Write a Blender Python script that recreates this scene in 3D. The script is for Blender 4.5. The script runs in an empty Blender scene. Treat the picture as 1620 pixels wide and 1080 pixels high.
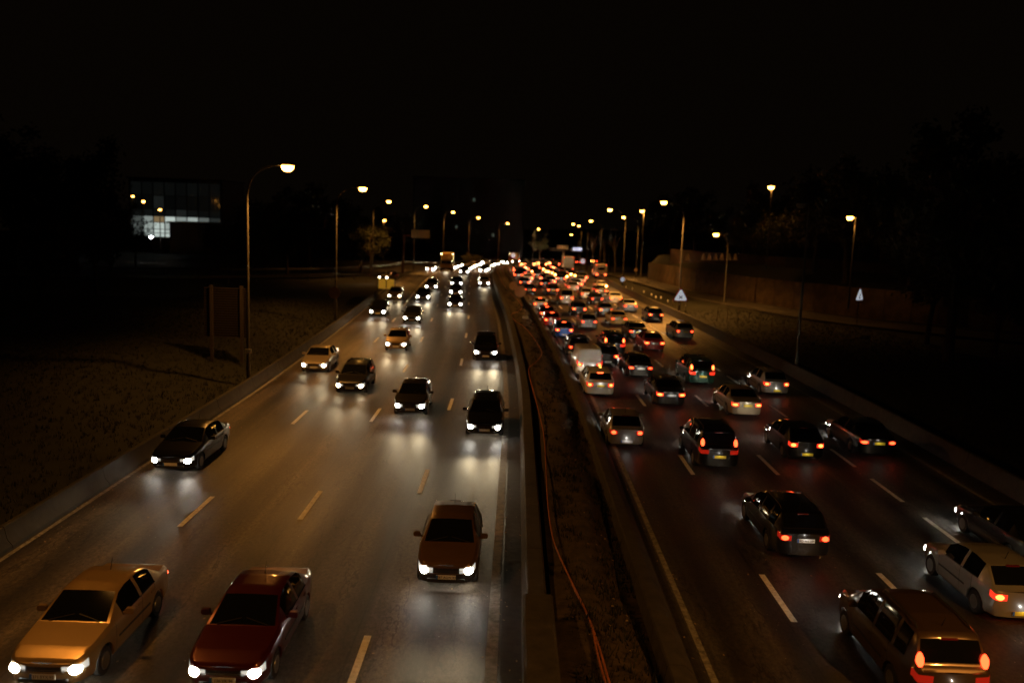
import bpy, math, random
from mathutils import Vector, Matrix
R = random.Random(7)
rad = math.radians
scene = bpy.context.scene
col = scene.collection

# ------------------------------------------------------------------ camera
F, CAMH, ROLL, HZ = 1390.0, 9.8, 0.034, 347.0        # focal length in pixels of a 1620 px wide frame, height, roll, horizon row
TH = math.atan((540 - HZ) / F)
fw = Vector((0, math.cos(TH), -math.sin(TH)))
rt = Vector((1, 0, 0)); up = rt.cross(fw)
r2 = rt * math.cos(ROLL) + up * math.sin(ROLL)
u2 = up * math.cos(ROLL) - rt * math.sin(ROLL)
CAM = Vector((0, 0, CAMH))
cd = bpy.data.cameras.new('camera'); cam = bpy.data.objects.new('camera', cd); col.objects.link(cam)
cam.matrix_world = Matrix(((r2.x, u2.x, -fw.x, 0), (r2.y, u2.y, -fw.y, 0), (r2.z, u2.z, -fw.z, CAMH), (0, 0, 0, 1)))
cd.sensor_width = 36; cd.lens = F / 1620 * 36; cd.clip_end = 4000; cd.clip_start = .2
cd.dof.use_dof = True; cd.dof.focus_distance = 27; cd.dof.aperture_fstop = .40
scene.camera = cam
# ------------------------------------------------------------------ world and exposure (night: no sun, a nearly black town sky)
w = bpy.data.worlds.new('World'); scene.world = w; w.use_nodes = True
bg = w.node_tree.nodes['Background']; bg.inputs[0].default_value = (1, .62, .33, 1); bg.inputs[1].default_value = .0017
vs = scene.view_settings; vs.view_transform = 'Standard'; vs.look = 'None'; vs.exposure = 0; vs.gamma = 1; vs.use_curve_mapping = False
scene.cycles.use_denoising = True
scene.cycles.max_bounces = 4; scene.cycles.diffuse_bounces = 2; scene.cycles.glossy_bounces = 3
scene.cycles.sample_clamp_indirect = 3; scene.cycles.sample_clamp_direct = 0
SODIUM = (1, .40, .07)
LAMP_W = 4000; BEAM_W = 270

# ------------------------------------------------------------------ ground profile, road line
def g(Y):
    a = .000245
    if Y < 110: return 0.0
    if Y < 180: return -a * (Y - 110) ** 2
    s = 140 * a
    if Y < 480: return -a * 4900 - s * (Y - 180)
    if Y < 620:
        t = Y - 480; return -a * 4900 - s * 300 - (s * t - s * t * t / 280)
    return -a * 4900 - s * 370
REF = [(-40, .6), (0, .6), (20, .6), (45, .62), (55, .45), (67, .1), (89, -.75), (111, -1.9), (146, -3.4), (190, -4.7), (236, -4.9), (270, -3.5), (310, 0), (360, 7), (420, 18), (500, 37), (600, 64), (800, 122), (1100, 210), (2000, 480)]
def refx(Y):
    n = len(REF)
    for i in range(n - 1):
        if Y <= REF[i + 1][0] or i == n - 2: break
    p0, p1 = REF[i], REF[i + 1]
    pm = REF[i - 1] if i else p0; pn = REF[i + 2] if i + 2 < n else p1
    h = p1[0] - p0[0]; t = (Y - p0[0]) / h
    m0 = (p1[1] - pm[1]) / (p1[0] - pm[0]); m1 = (pn[1] - p0[1]) / (pn[0] - p0[0])
    t = max(-2, t)
    return (2*t**3-3*t*t+1)*p0[1] + (t**3-2*t*t+t)*h*m0 + (-2*t**3+3*t*t)*p1[1] + (t**3-t*t)*h*m1
def tan(Y):
    d = refx(Y + 1) - refx(Y - 1); v = Vector((d / 2, 1)); v.normalize(); return v
def sm(a, b, x):
    t = min(1, max(0, (x - a) / (b - a))); return t * t * (3 - 2 * t)
def lerptab(T, x):
    if x <= T[0][0]: return T[0][1]
    for (a, u), (b, v) in zip(T, T[1:]):
        if x <= b: return u + (v - u) * (x - a) / (b - a)
    return T[-1][1]
def bank(Y, off):
    z = 0.0
    if off < -15.4:
        k = sm(175, 215, Y) + 1 - sm(85, 110, Y)
        z = (.25 + 1.1 * sm(-15.6, -24, off) + 1.8 * sm(-50, -120, off)) * min(1, max(.12, k)) - .15
    elif off > 18.8:
        z = -.12 + .5 * sm(19, 26, off)
    return z
def PT(Y, off, dz=0.0, terr=False):
    t = tan(Y); n = Vector((t.y, -t.x))
    x = refx(Y) + n.x * off; y = Y + n.y * off
    return Vector((x, y, g(Y) + dz + (bank(Y, off) if terr else 0)))
def gz(x, y):
    return g(y) + bank(y, (x - refx(y)) * tan(y).y)
def ray(px, py): return fw + r2 * ((px - 810) / F) - u2 * ((py - 540) / F)
def at(px, py, dz=0.0, road=True):      # the place on the ground that a picture point looks at
    d = ray(px, py); a, t = 1.0, 1.0
    def f(t):
        P = CAM + d * t; return P.z - ((g(P.y) if road else gz(P.x, P.y)) + dz)
    while t < 2500 and f(t) > 0: a = t; t *= 1.02
    for _ in range(30):
        m = (a + t) / 2
        if f(m) > 0: a = m
        else: t = m
    return CAM + d * t
def atY(px, py, Y):
    d = ray(px, py); return CAM + d * (Y / d.y)

# ------------------------------------------------------------------ materials
MATS = {}
def nodes(m): return m.node_tree.nodes, m.node_tree.links
def mat(name, c=(.5, .5, .5), rough=.5, metal=0, emit=0, ecol=None, coat=0, noise=0, nscale=8, bump=0, sample=False):
    if name in MATS: return MATS[name]
    m = bpy.data.materials.new(name); m.use_nodes = True; N, L = nodes(m); b = N['Principled BSDF']
    b.inputs['Base Color'].default_value = (*c, 1); b.inputs['Roughness'].default_value = rough; b.inputs['Metallic'].default_value = metal
    if coat: b.inputs['Coat Weight'].default_value = coat; b.inputs['Coat Roughness'].default_value = .06
    if emit:
        b.inputs['Emission Color'].default_value = (*(ecol or c), 1); b.inputs['Emission Strength'].default_value = emit
        m.cycles.emission_sampling = 'AUTO' if sample else 'NONE'
    if noise or bump:
        tc = N.new('ShaderNodeTexCoord'); nz = N.new('ShaderNodeTexNoise'); nz.inputs['Scale'].default_value = nscale; nz.inputs['Detail'].default_value = 6
        nz.inputs['Roughness'].default_value = .65
        L.new(tc.outputs['Object'], nz.inputs['Vector'])
        if noise:
            r = N.new('ShaderNodeValToRGB'); r.color_ramp.elements[0].position = .3; r.color_ramp.elements[1].position = .7
            r.color_ramp.elements[0].color = (*[x * (1 - noise) for x in c], 1); r.color_ramp.elements[1].color = (*[min(1, x * (1 + noise)) for x in c], 1)
            L.new(nz.outputs['Fac'], r.inputs[0]); L.new(r.outputs[0], b.inputs['Base Color'])
        if bump:
            bp = N.new('ShaderNodeBump'); bp.inputs['Strength'].default_value = bump; bp.inputs['Distance'].default_value = .05
            L.new(nz.outputs['Fac'], bp.inputs['Height']); L.new(bp.outputs[0], b.inputs['Normal'])
    MATS[name] = m; return m

def asphalt(name, base, seed, bands):
    m = bpy.data.materials.new(name); m.use_nodes = True; N, L = nodes(m); b = N['Principled BSDF']
    uv = N.new('ShaderNodeUVMap'); uv.uv_map = 'road'
    sx = N.new('ShaderNodeSeparateXYZ'); L.new(uv.outputs[0], sx.inputs[0])
    def noise(scale, sc=(1, 1, 1), det=4, ro=.6):
        mp = N.new('ShaderNodeMapping'); mp.inputs['Scale'].default_value = sc; mp.inputs['Location'].default_value = (seed, seed, 0)
        L.new(uv.outputs[0], mp.inputs[0]); n = N.new('ShaderNodeTexNoise'); n.inputs['Scale'].default_value = scale
        n.inputs['Detail'].default_value = det; n.inputs['Roughness'].default_value = ro; L.new(mp.outputs[0], n.inputs[0]); return n.outputs['Fac']
    def math_(op, a, bb, c=None):
        n = N.new('ShaderNodeMath'); n.operation = op
        for i, v in enumerate((a, bb, c)):
            if v is None: continue
            if hasattr(v, 'links'): L.new(v, n.inputs[i])
            else: n.inputs[i].default_value = v
        return n.outputs[0]
    def mr(v, a, bb, c, d):
        n = N.new('ShaderNodeMapRange'); L.new(v, n.inputs[0])
        for i, x in enumerate((a, bb, c, d)): n.inputs[i + 1].default_value = x
        return n.outputs[0]
    grain = noise(10, (1, .6, 1), det=8, ro=.85); patch = noise(.35, (1, .12, 1), 5); streak = noise(2.2, (1, .03, 1), 4); blotch = noise(.9, (1, .5, 1), 6)
    # lane wear: lighter polished wheel tracks, darker oil line in the lane centre
    wav = math_('SINE', math_('MULTIPLY', math_('ADD', sx.outputs[0], bands[0]), 2 * math.pi / bands[1] * 2), 0)
    v = math_('ADD', mr(grain, .36, .64, .15, 1.85), 0)
    v = math_('MULTIPLY', v, mr(patch, .4, .6, .62, 1.35))
    v = math_('MULTIPLY', v, mr(streak, .35, .65, .68, 1.3))
    v = math_('MULTIPLY', v, mr(wav, -1, 1, .5, 1.4))
    v = math_('MULTIPLY', v, mr(blotch, .35, .65, .8, 1.2))
    # joints between the paving strips
    fr = math_('FRACT', math_('DIVIDE', math_('ADD', sx.outputs[0], bands[0] + math_('MULTIPLY', 0, 0).default_value if False else math_('ADD', sx.outputs[0], bands[0] - .32)), bands[1]), 0) if False else math_('FRACT', math_('DIVIDE', math_('ADD', sx.outputs[0], bands[0] + .35), bands[1]), 0)
    seam = math_('LESS_THAN', fr, .011); v = math_('MULTIPLY', v, mr(seam, 0, 1, 1, .45))
    crk = noise(.45, (1, .22, 1), 6, .55); cr = math_('LESS_THAN', math_('ABSOLUTE', math_('SUBTRACT', crk, .5), 0), .0035); v = math_('MULTIPLY', v, mr(cr, 0, 1, 1, .4))
    # bright aggregate chips
    vo = N.new('ShaderNodeTexVoronoi'); vo.inputs['Scale'].default_value = 5.5; L.new(uv.outputs[0], vo.inputs['Vector'])
    chipr = noise(.6, (1, .3, 1)); chip = math_('MULTIPLY', math_('LESS_THAN', vo.outputs['Distance'], .075), math_('GREATER_THAN', chipr, .56))
    hs = N.new('ShaderNodeMix'); hs.data_type = 'RGBA'; hs.blend_type = 'MULTIPLY'; hs.inputs[0].default_value = 1
    hs.inputs[6].default_value = (*base, 1); cb = N.new('ShaderNodeCombineXYZ')
    for i in range(3): L.new(v, cb.inputs[i])
    L.new(cb.outputs[0], hs.inputs[7])
    mx = N.new('ShaderNodeMix'); mx.data_type = 'RGBA'; L.new(chip, mx.inputs[0]); L.new(hs.outputs[2], mx.inputs[6]); mx.inputs[7].default_value = (.45, .43, .38, 1)
    L.new(mx.outputs[2], b.inputs['Base Color'])
    L.new(mr(patch, .35, .65, .44, .60), b.inputs['Roughness']); b.inputs['Specular IOR Level'].default_value = .4
    bp = N.new('ShaderNodeBump'); bp.inputs['Strength'].default_value = .8; bp.inputs['Distance'].default_value = .012
    L.new(grain, bp.inputs['Height']); L.new(bp.outputs[0], b.inputs['Normal'])
    return m

ASPH_L = asphalt('asphalt_oncoming', (.064, .052, .040), 0, (3.7, 3.5))
ASPH_R = asphalt('asphalt_outbound', (.050, .045, .040), 31, (-3.5, 3.4))
ASPH_S = asphalt('asphalt_side', (.05, .045, .04), 77, (0, 3.5))
PAINT = mat('road_paint', (.78, .76, .70), .6, noise=.35, nscale=7)
WORN = mat('worn_edge_paint', (.22, .21, .19), .7, noise=.75, nscale=5)
CONC = mat('concrete', (.03, .027, .023), .92, noise=.35, nscale=1.5, bump=.25)
CONC2 = mat('concrete_dark', (.045, .04, .034), .8, noise=.4, nscale=2.5, bump=.3)
SOIL = mat('soil', (.055, .038, .024), .95, noise=.6, nscale=2.2, bump=.8)
GRASS = mat('grass_ground', (.008, .009, .004), .95, noise=.55, nscale=.8, bump=.6)
BLADE = mat('grass_blades', (.011, .013, .005), .8, noise=.4, nscale=2)
DIRT = mat('gutter', (.03, .026, .022), .8, noise=.5, nscale=4, bump=.4)
STEEL = mat('galvanised_steel', (.10, .095, .085), .5, metal=.3, noise=.15, nscale=3)
BROWNST = mat('brown_steel', (.16, .10, .06), .55, metal=.2, noise=.2)
DARKM = mat('dark_metal', (.02, .02, .02), .5)
LENS = mat('lamp_lens', (1, .62, .22), .3, emit=30, ecol=(1, .42, .06))
LENSW = mat('white_lamp_lens', (.9, .95, 1), .3, emit=60, ecol=(.85, .9, 1))
GLASS = mat('car_glass', (.006, .007, .008), .04)
RUB = mat('rubber', (.012, .012, .012), .75)
RIM = mat('rim', (.32, .32, .33), .3, metal=.8)
BLK = mat('black_plastic', (.018, .018, .018), .5)
UNDER = mat('underbody', (.006, .006, .006), .9)
CHROME = mat('chrome', (.6, .6, .6), .15, metal=1)
HEADL = mat('headlight_lens', (1, 1, 1), .1, emit=55, ecol=(1, .93, .80))
HEADW = mat('headlight_warm', (1, 1, 1), .1, emit=40, ecol=(1, .80, .48))
HEADF = mat('headlight_distant', (1, 1, 1), .1, emit=150, ecol=(1, .88, .66))
TAIL = mat('taillight_lens', (.25, .01, .006), .15, emit=.25, ecol=(1, .03, .01))
TAILB = mat('tail_bulb', (.5, .02, .01), .2, emit=7, ecol=(1, .055, .014))
LENSC = mat('clear_lens', (.35, .36, .36), .08, emit=.5, ecol=(1, .93, .8))
BRAKEB = mat('brake_bulb', (.5, .02, .01), .2, emit=11, ecol=(1, .09, .018))
BRAKE = mat('brake_lens', (.5, .02, .01), .2, emit=1.3, ecol=(1, .035, .012))
THIRD = mat('third_brake_lens', (.6, .03, .01), .2, emit=9, ecol=(1, .08, .018))
TAILF = mat('taillight_distant', (.5, .02, .01), .2, emit=34, ecol=(1, .05, .012))
BRAKEF = mat('brake_distant', (.6, .03, .01), .2, emit=120, ecol=(1, .16, .03))
PLW = mat('plate_white', (.82, .84, .86), .35)
PLY = mat('plate_yellow', (.80, .58, .04), .35)
PLB = mat('plate_blue', (.03, .16, .6), .35)
INK = mat('plate_ink', (.03, .03, .04), .5)
SIGNW = mat('sign_white_glow', (.82, .82, .84), .4, emit=.42, ecol=(.85, .9, 1)); SIGNR = mat('sign_red', (.6, .03, .02), .4); SIGNB = mat('sign_black', (.02, .02, .02), .5)  # white faces emit weakly, standing in for light thrown back at the viewer
ORANGEP = mat('orange_conduit', (.42, .13, .04), .5, noise=.3, nscale=2)
BARK = mat('bark', (.06, .045, .03), .9, noise=.4, nscale=4)
def leafmat(n, c): return mat(n, c, .7, noise=.5, nscale=.6)
LEAF = [leafmat('leaves_dark', (.022, .026, .010)), leafmat('leaves_autumn', (.055, .048, .012)), leafmat('leaves_olive', (.055, .055, .02))]

# ------------------------------------------------------------------ mesh helpers
class MB:
    def __init__(s): s.v = []; s.f = []; s.m = []
    def add(s, vs, fs, m=0):
        o = len(s.v); s.v += [tuple(x) for x in vs]; s.f += [tuple(i + o for i in f) for f in fs]; s.m += [m] * len(fs)
    def box(s, c, d, m=0, M=None, taper=0):
        x, y, z = d[0] / 2, d[1] / 2, d[2] / 2; k = 1 - taper
        vs = [Vector(p) for p in ((-x, -y, -z), (x, -y, -z), (x, y, -z), (-x, y, -z), (-x*k, -y*k, z), (x*k, -y*k, z), (x*k, y*k, z), (-x*k, y*k, z))]
        vs = [Vector(c) + (M @ p if M else p) for p in vs]
        s.add(vs, ((0, 3, 2, 1), (4, 5, 6, 7), (0, 1, 5, 4), (1, 2, 6, 5), (2, 3, 7, 6), (3, 0, 4, 7)), m)
    def bbox(s, c, d, b, m=0, M=None):      # box with chamfered long edges: an octagon profile in x-z, extruded along y
        x, y, z = d[0] / 2, d[1] / 2, d[2] / 2
        pr = ((-x+b, -z), (x-b, -z), (x, -z+b), (x, z-b), (x-b, z), (-x+b, z), (-x, z-b), (-x, -z+b))
        vs = [Vector((p[0], -y+b*.6 if 0 else -y, p[1])) for p in pr] + [Vector((p[0], y, p[1])) for p in pr]
        vs = [Vector(c) + (M @ p if M else p) for p in vs]
        s.add(vs, [tuple(range(8)), tuple(range(15, 7, -1))] + [(i, i + 8, (i + 1) % 8 + 8, (i + 1) % 8) for i in range(8)], m)
    def tube(s, pts, rr, n=8, m=0, cap=True):
        pts = [Vector(p) for p in pts]; rings = []
        for i, p in enumerate(pts):
            d = (pts[min(i + 1, len(pts) - 1)] - pts[max(i - 1, 0)]).normalized()
            a = d.orthogonal().normalized() if abs(d.z) < .95 else Vector((1, 0, 0)); a = (a - d * a.dot(d)).normalized()
            if i and rings: 
                a = (pa - d * pa.dot(d)).normalized()
            pa = a; b = d.cross(a); r = rr[i] if hasattr(rr, '__len__') else rr
            rings.append([p + (a * math.cos(t) + b * math.sin(t)) * r for t in [2 * math.pi * k / n for k in range(n)]])
        vs = [q for r_ in rings for q in r_]; fs = []
        for i in range(len(pts) - 1):
            for k in range(n): fs.append((i*n+k, i*n+(k+1) % n, (i+1)*n+(k+1) % n, (i+1)*n+k))
        if cap: fs.append(tuple(range(n))[::-1]); fs.append(tuple((len(pts)-1)*n+k for k in range(n)))
        s.add(vs, fs, m)
    def mesh(s, name, mats, smooth=0):
        me = bpy.data.meshes.new(name); me.from_pydata(s.v, [], s.f)
        for m in mats: me.materials.append(m)
        if len(mats) > 1: me.polygons.foreach_set('material_index', s.m)
        if smooth:
            me.polygons.foreach_set('use_smooth', [True] * len(me.polygons)); me.set_sharp_from_angle(angle=rad(smooth))
        me.update(); return me
    def obj(s, name, mats, parent=None, smooth=0):
        if not isinstance(mats, (list, tuple)): mats = [mats]
        return link(name, s.mesh(name, mats, smooth), parent)
def link(name, data, parent=None):
    o = bpy.data.objects.new(name, data); col.objects.link(o); o.parent = parent; return o
def empty(name, loc, rz=0, label=None, cat=None, group=None, parent=None):
    o = link(name, None, parent); o.location = loc; o.rotation_euler = (0, 0, rz); o.empty_display_size = .3
    return tag(o, label, cat, group)
def tag(o, label=None, cat=None, group=None, kind=None):
    if label: o['label'] = label
    if cat: o['category'] = cat
    if group: o['group'] = group
    if kind: o['kind'] = kind
    return o
def text(s, size, material, name='lettering', parent=None):
    c = bpy.data.curves.new(name, 'FONT'); c.body = s; c.size = size; c.align_x = 'CENTER'; c.align_y = 'CENTER'; c.extrude = .002
    o = bpy.data.objects.new(name, c); me = bpy.data.meshes.new_from_object(o); bpy.data.objects.remove(o)
    me.materials.clear(); me.materials.append(material)
    o = link(name, me, parent); o['kind'] = 'stuff'; return o

# ------------------------------------------------------------------ ground and road sheets
def ysteps(a, b):
    out = [a]; y = a
    while y < b - .01:
        y += 2.5 if y < 120 else (4 if y < 300 else (8 if y < 620 else 60)); out.append(min(y, b))
    return out
def sheet(name, y0, y1, offs, dz, material, kind='structure', terr=False, hz=None, fo=None, label=None):
    ys = ysteps(y0, y1); vs = []; fs = []; uv = []
    for Y in ys:
        oo = fo(Y) if fo else offs
        for k, o in enumerate(oo):
            vs.append(PT(Y, o, (dz[k] if hasattr(dz, '__len__') else dz) + (hz(Y, o) if hz else 0), terr)); uv.append((o, Y))
    n = len(offs)
    for i in range(len(ys) - 1):
        for k in range(n - 1): a = i * n + k; fs.append((a, a + 1, a + n + 1, a + n))
    me = bpy.data.meshes.new(name); me.from_pydata(vs, [], fs); me.materials.append(material)
    ul = me.uv_layers.new(name='road')
    for p in me.polygons:
        for li in p.loop_indices: ul.data[li].uv = uv[me.loops[li].vertex_index]
        p.use_smooth = True
    o = link(name, me)
    if kind: o['kind'] = kind
    return o
toff = [-420, -250, -160, -120, -90, -70, -56, -46, -38, -32, -28, -25, -23, -21, -19, -17, -15.6, -15.4, -15, 19, 19.5, 21, 23, 26, 30, 36, 44, 54, 66, 80, 110, 160, 260, 420]
sheet('ground', -30, 2400, toff, -.16, GRASS, terr=True, hz=lambda Y, o: 0 if -16 < o < 20 else .10 * math.sin(o * 1.3 + Y * .21) * math.sin(Y * .13 + o * .37) + .04 * math.sin(Y * .9 + o))
def redge(Y): return 18.4 + lerptab([(0, .2), (60, 0), (125, -.4), (160, 1.2), (230, 3.0), (320, 0), (500, 0)], Y) 
sheet('motorway_oncoming', -30, 1400, [-15.2, -12, -9, -6, -3, -.1], 0, ASPH_L)
sheet('motorway_outbound', -30, 1400, [3.2, 6, 9, 12, 15, 18.6], 0, ASPH_R, fo=lambda Y: [3.2, 6, 9, 12, 15, redge(Y) + .2])
def strip(name, o0, o1, y0, y1, dz, material):
    return sheet(name, y0, y1, [o0, o1], dz, material)
strip('edge_line', -.95, -.68, -30, 420, .006, WORN)
strip('edge_line', 3.98, 4.14, -30, 420, .006, WORN)
strip('edge_line', -14.60, -14.46, -30, 120, .007, WORN)
sheet('edge_line', -30, 420, [0, 1], .006, WORN, fo=lambda Y: [redge(Y) - 1.25, redge(Y) - 1.07])
strip('edge_line', -10.95, -10.75, 96, 330, .006, PAINT)
strip('gutter_channel', -.62, -.14, -30, 300, .006, DIRT)
strip('gutter_channel', 3.72, 3.93, -30, 300, .006, DIRT)
strip('gutter_channel', -15.0, -14.62, -30, 300, .006, DIRT)
# lane dashes, every one a piece of paint of its own
DM = {}
def dash(off, Y, ln, wd):
    pts = []
    for k in (0, .5, 1): pts.append((PT(Y + ln * k, off - wd / 2, .008), PT(Y + ln * k, off + wd / 2, .008)))
    m = MB(); m.add([p for q in pts for p in q], [(0, 1, 3, 2), (2, 3, 5, 4)])
    o = m.obj('lane_dash', PAINT); o['kind'] = 'structure'
for k in range(-1, 20):
    dash(-3.75, 16.5 + 13.85 * k, 3, .17)
    dash(-7.25, 27.2 + 13.85 * k - 13.85, 3, .17)
    if k < 6 or k > 7: dash(-10.75, 26.2 + 13.85 * k - 13.85, 3, .17)
    dash(6.75, 21.0 + 12.9 * k, 3, .17)
    dash(10.25, 21.4 + 12.9 * k, 3, .17)
for k in range(34): dash(13.95, 22.1 + 4.6 * k, 2.9, .17)

# median: soil bed between two low concrete walls
def soil_h(Y, o): return .12 * math.sin(Y * .7 + o * 2) * math.sin(Y * .23) + .08 * math.sin(Y * 2.1 + o * 3.3)
sheet('median_soil', -30, 700, [.62, 1.0, 1.4, 1.7, 2.0, 2.3, 2.55, 2.8, 3.0], [.25, .34, .42, .42, .36, .20, -.02, -.12, -.12], SOIL, hz=lambda Y, o: soil_h(Y, o) * (0 if o < .9 or o > 2.6 else 1))
def wall(name, y0, y1, prof, material, label, cat, fo=None, seg=None):
    m = MB(); ys = ysteps(y0, y1); n = len(prof)
    for i, Y in enumerate(ys):
        d = fo(Y) if fo else 0
        m.v += [tuple(PT(Y, o + d, z)) for o, z in prof]
    for i in range(len(ys) - 1):
        for k in range(n - 1): a = i * n + k; m.f.append((a, a + 1, a + n + 1, a + n)); m.m.append(0)
    m.f += [tuple(range(n)), tuple((len(ys) - 1) * n + k for k in range(n))[::-1]]; m.m += [0, 0]
    return m.obj(name, material, smooth=30)
def segwall(name, y0, y1, prof, material, label, cat, seglen=6.0, fo=None, upto=170):
    root = empty(name, PT(y0, prof[0][0]), 0, label, cat); Y = y0
    inv = root.location
    while Y < upto:
        o = wall('segment', Y, Y + seglen - .03, prof, material, None, None, fo); o.parent = root; o.location = -inv; Y += seglen
    o = wall('run', Y, y1, prof, material, None, None, fo); o.parent = root; o.location = -inv
    return root
segwall('median_barrier', -30, 600, [(-.13, -.1), (-.11, .18), (-.02, .52), (.02, .56), (.42, .56), (.46, .52), (.56, -.1)], CONC2, 'low flat-topped concrete wall between the oncoming lanes and the soil strip', 'barrier')
m = MB(); p = PT(18.5, .22, 0); m.bbox((p.x, 16.9, .46), (.72, 6.2, 1.0), .06); o = m.obj('barrier_block', CONC2)
tag(o, 'taller concrete end block sitting on the low median wall at the bottom edge', 'concrete block')
segwall('median_kerb_wall', -30, 600, [(2.95, -.1), (3.02, .30), (3.06, .33), (3.36, .33), (3.42, .30), (3.58, .16), (3.70, -.02)], CONC2, 'low rounded concrete kerb wall between the soil strip and the outbound lanes', 'barrier')
NJ = [(-14.66, -.05), (-14.68, .10), (-14.82, .26), (-14.90, .62), (-14.94, .65), (-15.06, .65), (-15.1, .62), (-15.16, .3), (-15.4, -.2)]
segwall('concrete_barrier', -30, 104, NJ, CONC, 'long concrete safety barrier along the left verge below the first street lamps', 'barrier', upto=104)
segwall('concrete_barrier', 206, 600, NJ, CONC, 'distant concrete safety barrier beyond the slip road on the left edge', 'barrier', upto=206)
segwall('concrete_barrier', -30, 560, [(-.02, -.05), (0, .08), (.12, .3), (.2, .74), (.24, .77), (.36, .77), (.4, .74), (.5, .25), (.6, -.2)], CONC2, 'long concrete safety barrier along the right edge of the outbound lanes', 'barrier', fo=redge, upto=150)

# slip road joining from the left, on the terrain
def ribbon(name, pts, wd, material, dz, kind='structure'):
    vs, fs, uv = [], [], []; s = 0
    P = []
    for a, b in zip(pts, pts[1:]):
        for k in range(8): P.append((a[0] + (b[0] - a[0]) * k / 8, a[1] + (b[1] - a[1]) * k / 8))
    P.append(pts[-1])
    for _ in range(6): P = [P[0]] + [((P[i-1][0]+P[i][0]*2+P[i+1][0])/4, (P[i-1][1]+P[i][1]*2+P[i+1][1])/4) for i in range(1, len(P)-1)] + [P[-1]]
    for i, p in enumerate(P):
        q, r = P[max(0, i - 1)], P[min(len(P) - 1, i + 1)]
        d = Vector((r[0] - q[0], r[1] - q[1])).normalized(); n = Vector((d.y, -d.x))
        if i: s += (Vector(p) - Vector(P[i - 1])).length
        cz = None
        for k in range(5):
            o = wd * (k / 4 - .5); x, y = p[0] + n.x * o, p[1] + n.y * o
            vs.append((x, y, gz(x, y) + dz)); uv.append((o, s))
    for i in range(len(P) - 1):
        for k in range(4): a = i * 5 + k; fs.append((a, a + 1, a + 6, a + 5))
    me = bpy.data.meshes.new(name); me.from_pydata(vs, [], fs); me.materials.append(material)
    ul = me.uv_layers.new(name='road')
    for p in me.polygons:
        for li in p.loop_indices: ul.data[li].uv = uv[me.loops[li].vertex_index]
    o = link(name, me); o['kind'] = kind
    return o, P
slip, SP = ribbon('slip_road', [(-21.4, 212), (-22.5, 185), (-26, 158), (-33, 138), (-46, 126), (-70, 118)], 6.5, ASPH_S, .07)
# steel guard rail on the outer side of the slip road and on the gore
def guardrail(pts, label, hh=.75):
    root = empty('guard_rail', (pts[0][0], pts[0][1], gz(*pts[0])), 0, label, 'guard rail'); L0 = root.location
    P = []
    for a, b in zip(pts, pts[1:]):
        n = max(1, int((Vector(b) - Vector(a)).length / 4))
        for k in range(n): P.append((a[0] + (b[0] - a[0]) * k / n, a[1] + (b[1] - a[1]) * k / n))
    P.append(pts[-1]); m = MB(); V = [Vector((x, y, gz(x, y) + hh)) - L0 for x, y in P]
    for i, v in enumerate(V):
        d = (V[min(i + 1, len(V) - 1)] - V[max(i - 1, 0)]); d.z = 0; d.normalize(); n = Vector((d.y, -d.x, 0))
        m.v += [tuple(v + n * a + Vector((0, 0, b))) for a, b in ((0, .16), (.05, .1), (.02, 0), (.05, -.1), (0, -.16), (-.02, -.16), (-.02, .16))]
    for i in range(len(V) - 1):
        for k in range(7): a = i * 7 + k; b = i * 7 + (k + 1) % 7; m.f.append((a, b, b + 7, a + 7)); m.m.append(0)
    m.obj('rail', STEEL, root)
    pm = MB(); pm.box((0, 0, -.38), (.1, .1, .95)); me = pm.mesh('post', [STEEL])
    for v in V: o = link('post', me, root); o.location = v
    return root
guardrail([(-20.2, 236), (-25.5, 196), (-28, 172), (-33, 150), (-44, 137), (-62, 129)], 'steel guard rail along the outer edge of the left slip road')
guardrail([(-18.8, 143), (-22, 139), (-30, 128), (-42, 117)], 'short steel guard rail on the near side of the slip road nose')
# service road, kerb and retaining wall on the right
ribbon('service_road', [(22.5, 190), (23.5, 140), (26.5, 112), (34, 93), (48, 80), (75, 70), (120, 62)], 6, ASPH_S, .05)
ribbon('kerb', [(20.4, 150), (22.6, 110), (30.5, 89.5), (46, 76.4), (74, 66.2), (120, 58)], .22, CONC, .16)
def rwall(name, pts, h, t, z0, material, label, cat, panel=3.0):
    root = empty(name, (pts[0][0], pts[0][1], gz(*pts[0])), 0, label, cat)
    for a, b in zip(pts, pts[1:]):
        d = Vector(b) - Vector(a); n = max(1, round(d.length / panel)); u = d.normalized()
        for k in range(n):
            c = Vector(a) + d * (k + .5) / n; m = MB()
            hh = h + R.uniform(-.02, .02)
            m.bbox((0, 0, 0), (d.length / n - .04, t, hh), .03)
            o = m.obj('panel', material, root); o.location = Vector((c.x, c.y, gz(c.x, c.y) + z0 + hh / 2 - .2)) - root.location; o.rotation_euler[2] = math.atan2(u.y, u.x)
    return root
STONE = mat('stained_wall', (.07, .046, .026), .9, noise=.7, nscale=.9, bump=.6)
WP = [(24.5, 160), (26.6, 128), (31, 112), (39, 99), (52, 88), (78, 78), (120, 70)]
rwall('retaining_wall', WP, 3.3, .4, 0, STONE, 'stained stone retaining wall behind the service road on the right', 'wall', 3)
UP = [(26.5, 150), (30, 131), (36, 117), (46, 105), (60, 96)]
rwall('garden_wall', UP, 5.9, .3, 0, mat('dark_red_wall', (.05, .028, .018), .9, noise=.4, nscale=1.2), 'taller dark red wall set back above the retaining wall, small white cones on its coping', 'wall', 4)
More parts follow.
